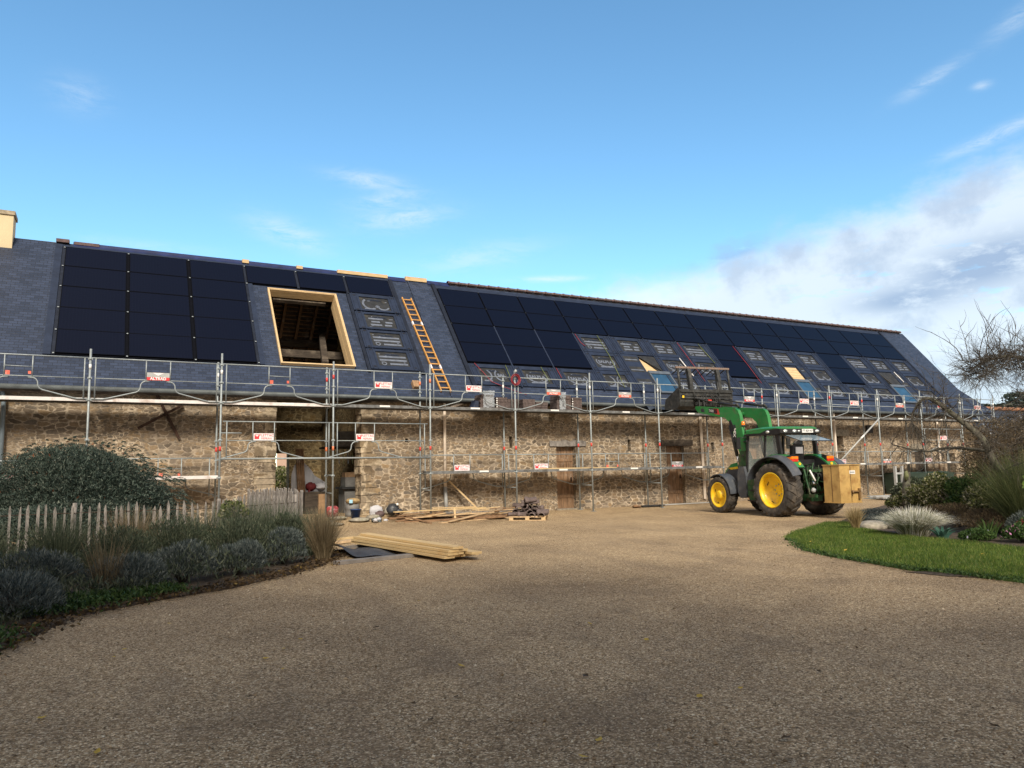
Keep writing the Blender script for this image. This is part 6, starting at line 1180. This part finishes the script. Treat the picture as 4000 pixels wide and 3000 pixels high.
for i, (x, y, z, r, m_, lab) in enumerate(((19.3, 13.0, .35, (.95, .8, .55), 'leaf_yellowgreen', 'low olive shrub with pale leaf tips at the left of the shrub group'), (18.6, 11.9, .45, (1.0, .9, .80), 'leaf_yellowgreen', 'larger yellow-green shrub in the middle of the right bed'), (18.3, 10.9, .45, (.9, .9, .75), 'leaf_green', 'mid green shrub just right of the yellow-green one'), (17.5, 10.0, .4, (.8, .8, .75), 'leaf_yellowgreen', 'olive shrub in front of the bare tree'),
        (20.6, 13.8, .5, (.8, .8, .62), 'leaf_sage', 'grey-green shrub behind the low olive one'), (21.5, 12.6, .5, (1.2, 1.0, .75), 'leaf_green', 'dark green shrub behind the middle of the group'), (17.2, 9.0, .4, (.8, .8, .8), 'leaf_sage', 'grey-green shrub at the foot of the tall grass'))):
    bush('garden_shrub', (x, y, z), (r[0]*1.1, r[1]*1.1, r[2]*1.38), 5600, m_, lab, 'shrub', gS, ls=.08, lw=.042, seed=120+i, lump=.5, shell=.35)
tuft('tall_grass', (15.95, 8.35, .03), 3600, 1.75, .80, .0035, 'blade_green', 'tall feathery green grass at the right edge below the bare tree', 'tall grass', seed=14, droop=.55, base_r=.32, hv=.5)
tuft('tall_grass', (16.9, 8.5, .03), 2600, 1.6, .8, .0035, 'blade_green', 'second tall grass clump behind the first one at the right edge', 'tall grass', seed=15, droop=.6, base_r=.4, hv=.5)
bush('bright_leaf_plant', (13.35, 6.85, 1.05), (.22, .2, .32), 34, 'leaf_lime', 'sprig of bright lime leaves at the right edge in front of the tall grass', 'plant', ls=.13, lw=.07, seed=16)

bush('brown_hedge', (19.5, 10.3, 1.2), (2.2, 1.7, 1.9), 18000, 'leaf_brown', 'high brown half-bare hedge behind the tall grass at the right edge', 'hedge', ls=.09, lw=.018, seed=400, lump=.3, shell=.3)
bush('brown_hedge', (22.3, 11.2, 1.3), (2.4, 1.8, 1.8), 14000, 'leaf_brown', 'second brown hedge farther back, behind the first at the right edge', 'hedge', ls=.09, lw=.018, seed=401, lump=.3, shell=.3)
# bare weeping tree
tree = thing('bare_tree', (16.3, 8.3, 0), 'bare weeping tree with lichen-grey limbs and a mop of fine twigs', 'tree')
q = random.Random(44)
def curve(pts, n=4):
    out = []; P = [Vector(p) for p in pts]
    for i in range(len(P)-1):
        p0 = P[max(i-1, 0)]; p1 = P[i]; p2 = P[i+1]; p3 = P[min(i+2, len(P)-1)]
        for k in range(n):
            t_ = k/n; out.append(.5*((2*p1)+(p2-p0)*t_+(2*p0-5*p1+4*p2-p3)*t_*t_+(3*p1-p0-3*p2+p3)*t_**3))
    out.append(P[-1]); return out
mb = MB()
limb = curve([(16.3, 8.3, 0), (16.05, 8.45, .8), (15.72, 8.76, 1.43), (15.64, 8.92, 1.93), (15.46, 9.22, 2.32), (15.33, 9.44, 2.59), (15.2, 9.64, 2.80)]); mb.tube(limb, [.085-.045*i/(len(limb)-1) for i in range(len(limb))], 'bark', 9); mb.build('trunk', tree)
mb = MB(); l2 = curve([(16.15, 8.4, .5), (16.75, 8.1, 1.8), (16.85, 7.9, 2.9), (16.7, 8.15, 3.35), (16.4, 8.6, 3.62), (16.15, 9.05, 3.55), (16.0, 9.3, 3.35)]); mb.tube(l2, [.07-.055*i/(len(l2)-1) for i in range(len(l2))], 'bark', 8); mb.build('limb', tree)
mb = MB(); l3 = curve([(15.7, 8.8, 1.5), (15.85, 9.0, 1.70), (15.73, 9.73, 1.78), (15.51, 10.09, 1.72), (15.17, 10.6, 1.89)]); mb.tube(l3, [.04-.03*i/(len(l3)-1) for i in range(len(l3))], 'bark', 6); mb.build('limb', tree)
mb = MB(); l4 = curve([(15.2, 9.64, 2.80), (15.12, 9.75, 2.82), (15.05, 9.88, 2.68), (14.99, 9.97, 2.40), (15.02, 9.9, 2.1)]); mb.tube(l4, [.04-.03*i/(len(l4)-1) for i in range(len(l4))], 'bark', 6); mb.build('limb', tree)
tw = MB()
def twig(p, d, L_, r, depth, droop):
    p = Vector(p); d = Vector(d).normalized(); pts = [p.copy()]; n = 6
    for i in range(n):
        d = (d+Vector((q.uniform(-.28, .28), q.uniform(-.28, .28), q.uniform(-.2, .2)-droop))).normalized(); p = p+d*L_/n; pts.append(p.copy())
    tw.tube(pts, [r*(1-.75*i/n) for i in range(n+1)], 'twig', 4, caps=False)
    if depth > 0:
        for k in range(q.choice((2, 3, 3))):
            i = q.randint(1, n-1); nd = (pts[i+1]-pts[i]).normalized()+Vector((q.uniform(-.9, .9), q.uniform(-.9, .9), q.uniform(-.5, .6))); twig(pts[i], nd, L_*q.uniform(.45, .75), r*.6, depth-1, droop)
for i in range(520):   # weeping mop on the upper limb
    f = q.uniform(.3, 1.0); b_ = l2[int(f*(len(l2)-1))]; a = q.uniform(0, 6.283); twig((b_.x+q.uniform(-.1, .2), b_.y+q.uniform(-.15, .1), b_.z+q.uniform(-.25, .12)), (math.cos(a), math.sin(a), q.uniform(-.4, 1.0)), q.uniform(.35, .85), .0055, 2, q.choice((-.06, .05, .18)))
for (x, y, z) in ((16.20, 8.93, 3.62), (16.1, 9.1, 3.6), (16.3, 8.75, 3.55), (15.95, 9.35, 3.6), (16.4, 8.6, 3.4), (16.15, 9.0, 3.62), (16.42, 8.5, 3.4), (16.5, 8.4, 3.3), (16.55, 8.2, 3.2), (16.0, 9.25, 3.6), (16.25, 8.85, 3.6), (16.35, 8.65, 3.5)):
    twig((x, y, z), (q.uniform(-.25, .05), q.uniform(-.1, .25), 1), q.uniform(.6, 1.0), .012, 1, -.03)
for i in range(40): b_ = l4[q.randint(3, len(l4)-1)]; twig(b_, (q.uniform(-.6, .6), q.uniform(-.6, .6), -.3), q.uniform(.35, .8), .007, 1, .30)
for i in range(34): b_ = l3[q.randint(2, len(l3)-1)]; twig(b_, (q.uniform(-.6, .6), q.uniform(-.6, .6), q.uniform(-.6, .6)), q.uniform(.3, .8), .008, 1, .1)
for i in range(60): b_ = limb[q.randint(6, len(limb)-1)]; twig(b_, (q.uniform(-.8, 1.0), q.uniform(-1.0, .6), q.uniform(-.3, .8)), q.uniform(.4, 1.1), .008, 2, .08)
for i in range(70): twig((16.4+q.uniform(-.3, .5), 8.3+q.uniform(-.3, .3), q.uniform(1.5, 2.9)), (q.uniform(-1, 1), q.uniform(-1, 1), q.uniform(-.2, .8)), q.uniform(.5, 1.1), .009, 2, .1)
tw.build('twigs', tree)
tr2 = thing('lichen_stump', (15.85, 10.7, 0), 'short lichen-covered stump with yellow-green moss among the shrubs', 'stump'); mb = MB(); mb.tube([(18.7, 12.75, 0), (18.66, 12.72, .8), (18.72, 12.7, 1.25)], [.13, .10, .08], 'bark', 9); tr2.location = (18.7, 12.75, 0); mb.build('trunk', tr2); mb = MB(); mb.blobby((18.6, 12.65, 1.15), (.06, .06, .12), 'cloth_olive', 3, 2, .2); mb.build('moss', tr2)

# far trees at the right edge, shrub behind the barn
def far_tree(c, rad, h, seed, lab, m_='leaf_dark'):
    rng = np.random.default_rng(seed); t_ = thing('far_tree', (c[0], c[1], 0), lab, 'tree', 'trees beyond the low shed'); P_l = []
    for k in range(9):
        cc = np.array([c[0]+rng.normal(0, rad*.45), c[1]+rng.normal(0, rad*.45), h-rad*.6+rng.normal(0, rad*.3)]); P_l.append(cc+unit(rng, 1300)*(rad*.5*rng.uniform(.55, 1, 1300))[:, None])
    P3 = np.concatenate(P_l); P3[:, 2] = np.minimum(P3[:, 2], h); V, F = leafmesh(P3, unit(rng, len(P3)), rng.uniform(.15, .35, len(P3)), rng.uniform(.1, .2, len(P3)), rng); npmesh('crown', V, F, m_, t_, (c[0], c[1], 0))
    mb = MB(); mb.tube([(c[0], c[1], 0), (c[0]+.2, c[1], h*.7)], [.25, .1], 'bark', 8); mb.build('trunk', t_)
for i, (x, y, r, h, lab) in enumerate(((56, 30.5, 2.6, 5.4, 'dark tree with the left end of the far foliage above the shed'), (60, 29.8, 3.0, 6.2, 'second dark far tree, right of the first above the shed'), (63.5, 28.5, 3.2, 6.6, 'dark far tree at the right edge of the photo'), (70, 36, 5, 7.0, 'broad far tree behind the others at the right edge'))): far_tree((x, y), r, h, 200+i, lab)
bush('garden_shrub', (7.4, 36.5, .8), (.9, .9, 1.3), 3500, 'leaf_yellowgreen', 'yellow-green shrub seen through the rear doorway of the barn', 'shrub', ls=.12, lw=.07, seed=300)
# fallen leaves on the gravel
lf = MB(); lf.raw([(-.05, 0, .004), (-.015, .035, .012), (.02, .03, .006), (.055, 0, .016), (.02, -.03, .008), (-.015, -.032, .002)], [(0, 1, 2, 3), (0, 3, 4, 5)], 'leaf_yellow'); l0 = lf.build('fallen_leaf', local=True)
lf = MB(); lf.raw([(-.05, 0, .01), (-.015, .03, .03), (.02, .03, .012), (.055, 0, .03), (.02, -.03, .012), (-.015, -.032, .02)], [(0, 1, 2, 3), (0, 3, 4, 5)], 'leaf_litter'); l1 = lf.build('fallen_leaf', local=True)
q = random.Random(77)
YLW = [(4.2, 6.25), (1.65, 7.14), (1.24, 6.57), (1.43, 6.83), (0.15, 7.33), (0.24, 7.6), (0.04, 4.9), (-0.27, 5.76), (3.48, 3.93), (2.47, 3.62), (2.26, 3.46), (1.29, 6.15), (4.22, 5.41), (3.3, 8.43), (3.84, 3.93), (2.49, 5.48), (0.67, 8.62), (10.78, 8.77)]
BRN = [(2.38, 7.21), (4.93, 9.42), (4.6, 3.92), (9.76, 7.93), (1.83, 4.77), (1.8, 4.42), (1.82, 6.88), (3.12, 4.72), (0.94, 5.51), (4.48, 2.63), (2.12, 4.76), (3.35, 3.1)]
for i, (x, y) in enumerate(YLW):
    o = l0 if i == 0 else dup(l0); o.location = (x, y, gz(x, y)+.012); o.rotation_euler = (q.uniform(-.2, .2), q.uniform(-.2, .2), q.uniform(0, 6.28)); k = q.uniform(.38, .62); o.scale = (k, k, k); tag(o, 'small yellow fallen leaf lying on the gravel', 'leaf', 'yellow fallen leaves on the gravel')
for i, (x, y) in enumerate(BRN):
    o = l1 if i == 0 else dup(l1); o.location = (x, y, gz(x, y)+.012); o.rotation_euler = (q.uniform(-.2, .2), q.uniform(-.2, .2), q.uniform(0, 6.28)); k = q.uniform(.45, .75); o.scale = (k, k, k); tag(o, 'small brown curled fallen leaf lying on the gravel', 'leaf', 'brown fallen leaves on the gravel')
mb = MB(); mb.prism([(10.35, 6.45), (9.75, 6.75), (9.8, 6.2), (10.1, 5.8)], -.02, .012, 'soil', ident); tag(mb.build('bare_soil_patch'), kind='structure')
# ------------------------------------------------------------------ unseen house and tree added behind the photographer to shade the foreground
fh = thing('shade_house', (-8, -8, 0), 'unseen rendered house added behind the photographer to shade the foreground', 'house')
mb = MB(); mb.box(-30, .6, -11, -3.2, 0, 10.8, 'house_far'); mb.box(.601, 5.6, -10.6, -3.6, 0, 7.4, 'house_far'); mb.build('wall', fh)
mb = MB(); mb.prism([(-2.9, 10.81), (-11.3, 10.81), (-7.1, 15.4)], -30.3, .8, 'roof_far', lambda u, v, w_: (w_, u, v)); mb.build('roof', fh)
mb = MB(); mb.prism([(-3.3, 7.41), (-10.9, 7.41), (-7.1, 11.0)], .81, 5.9, 'roof_far', lambda u, v, w_: (w_, u, v)); mb.build('roof', fh)
mb = MB()
for x in (-20, -14, -8, -2, 3): mb.box(x, x+1.1, -3.19, -3.15, 1.0, 2.3, 'wood_beam'); mb.box(x, x+1.1, -3.19, -3.15, 5.0, 6.4, 'wood_beam')
mb.build('windows', fh)
gt = thing('shade_tree', (-4.2, 1.6, 0), 'unseen round-crowned tree added at left behind the photographer for its shade', 'tree')  # unseen tree, added to cast shade over the left bed
rng = np.random.default_rng(9); cc = []
for k in range(26): d_ = unit(rng, 1)[0]; cc.append(np.array([-4.2, 1.6, 8.0])+d_*np.array([2.6, 2.6, 2.6])*rng.uniform(.2, 1))
P3 = np.concatenate([c_+unit(rng, 900)*(1.15*rng.uniform(.3, 1, 900))[:, None] for c_ in cc]); V, F = leafmesh(P3, unit(rng, len(P3)), rng.uniform(.1, .2, len(P3)), rng.uniform(.07, .13, len(P3)), rng); npmesh('crown', V, F, 'leaf_green', gt, (-4.2, 1.6, 0))
mb = MB(); mb.tube([(-4.2, 1.6, 0), (-4.25, 1.65, 3), (-4.2, 1.6, 7)], [.26, .2, .1], 'bark', 10)
for c_ in cc[:10]: mb.tube([(-4.22, 1.62, 4.2), tuple(c_)], [.09, .03], 'bark', 6)
mb.build('trunk', gt)
# loose stones and bits of gravel standing proud of the surface
rng = np.random.default_rng(71); n = 5200; a = rng.uniform(R(24), R(98), n); r_ = 3.2+9.0*rng.random(n)**1.4; x = r_*np.cos(a); y = r_*np.sin(a)
k = ~inpoly(x, y, LW) & ~inpoly(x, y, bedL) & ~inpoly(x, y, bedR); x, y = x[k], y[k]; n = len(x); s_ = rng.uniform(.004, .011, n)*(1+.9*(rng.random(n) < .05)); ph = rng.uniform(0, 6.28, n)
oc = np.array([[1, 0, 0], [0, .75, 0], [-1, 0, 0], [0, -.75, 0], [.1, 0, .7], [0, 0, -.5]]); V = oc[None]*s_[:, None, None]*rng.uniform(.75, 1.25, (n, 6, 1)); cx_, sx_ = np.cos(ph)[:, None], np.sin(ph)[:, None]
V = np.stack([V[..., 0]*cx_-V[..., 1]*sx_+x[:, None], V[..., 0]*sx_+V[..., 1]*cx_+y[:, None], V[..., 2]+.004], -1); Ft = np.array([[0, 1, 4], [1, 2, 4], [2, 3, 4], [3, 0, 4], [1, 0, 5], [2, 1, 5], [3, 2, 5], [0, 3, 5]])
tag(npmesh('loose_stones', V.reshape(-1, 3), (np.arange(n)[:, None, None]*6+Ft[None]).reshape(-1, 3), 'pebble'), 'loose pebbles scattered over the gravel yard', 'pebbles', kind='stuff')
q = random.Random(78)
for i, (x, y) in enumerate(((10.9, 8.6), (10.6, 7.2), (12.4, 9.3), (11.2, 6.0), (13.0, 8.1), (12.0, 7.0), (11.6, 9.9), (13.4, 10.6), (12.9, 6.2))):
    o = dup(l0); o.location = (x, y, .075); o.rotation_euler = (q.uniform(-.4, .4), q.uniform(-.4, .4), q.uniform(0, 6.28)); k = q.uniform(.4, .7); o.scale = (k, k, k); tag(o, 'small yellow fallen leaf lying in the grass of the lawn', 'leaf', 'yellow fallen leaves on the lawn')
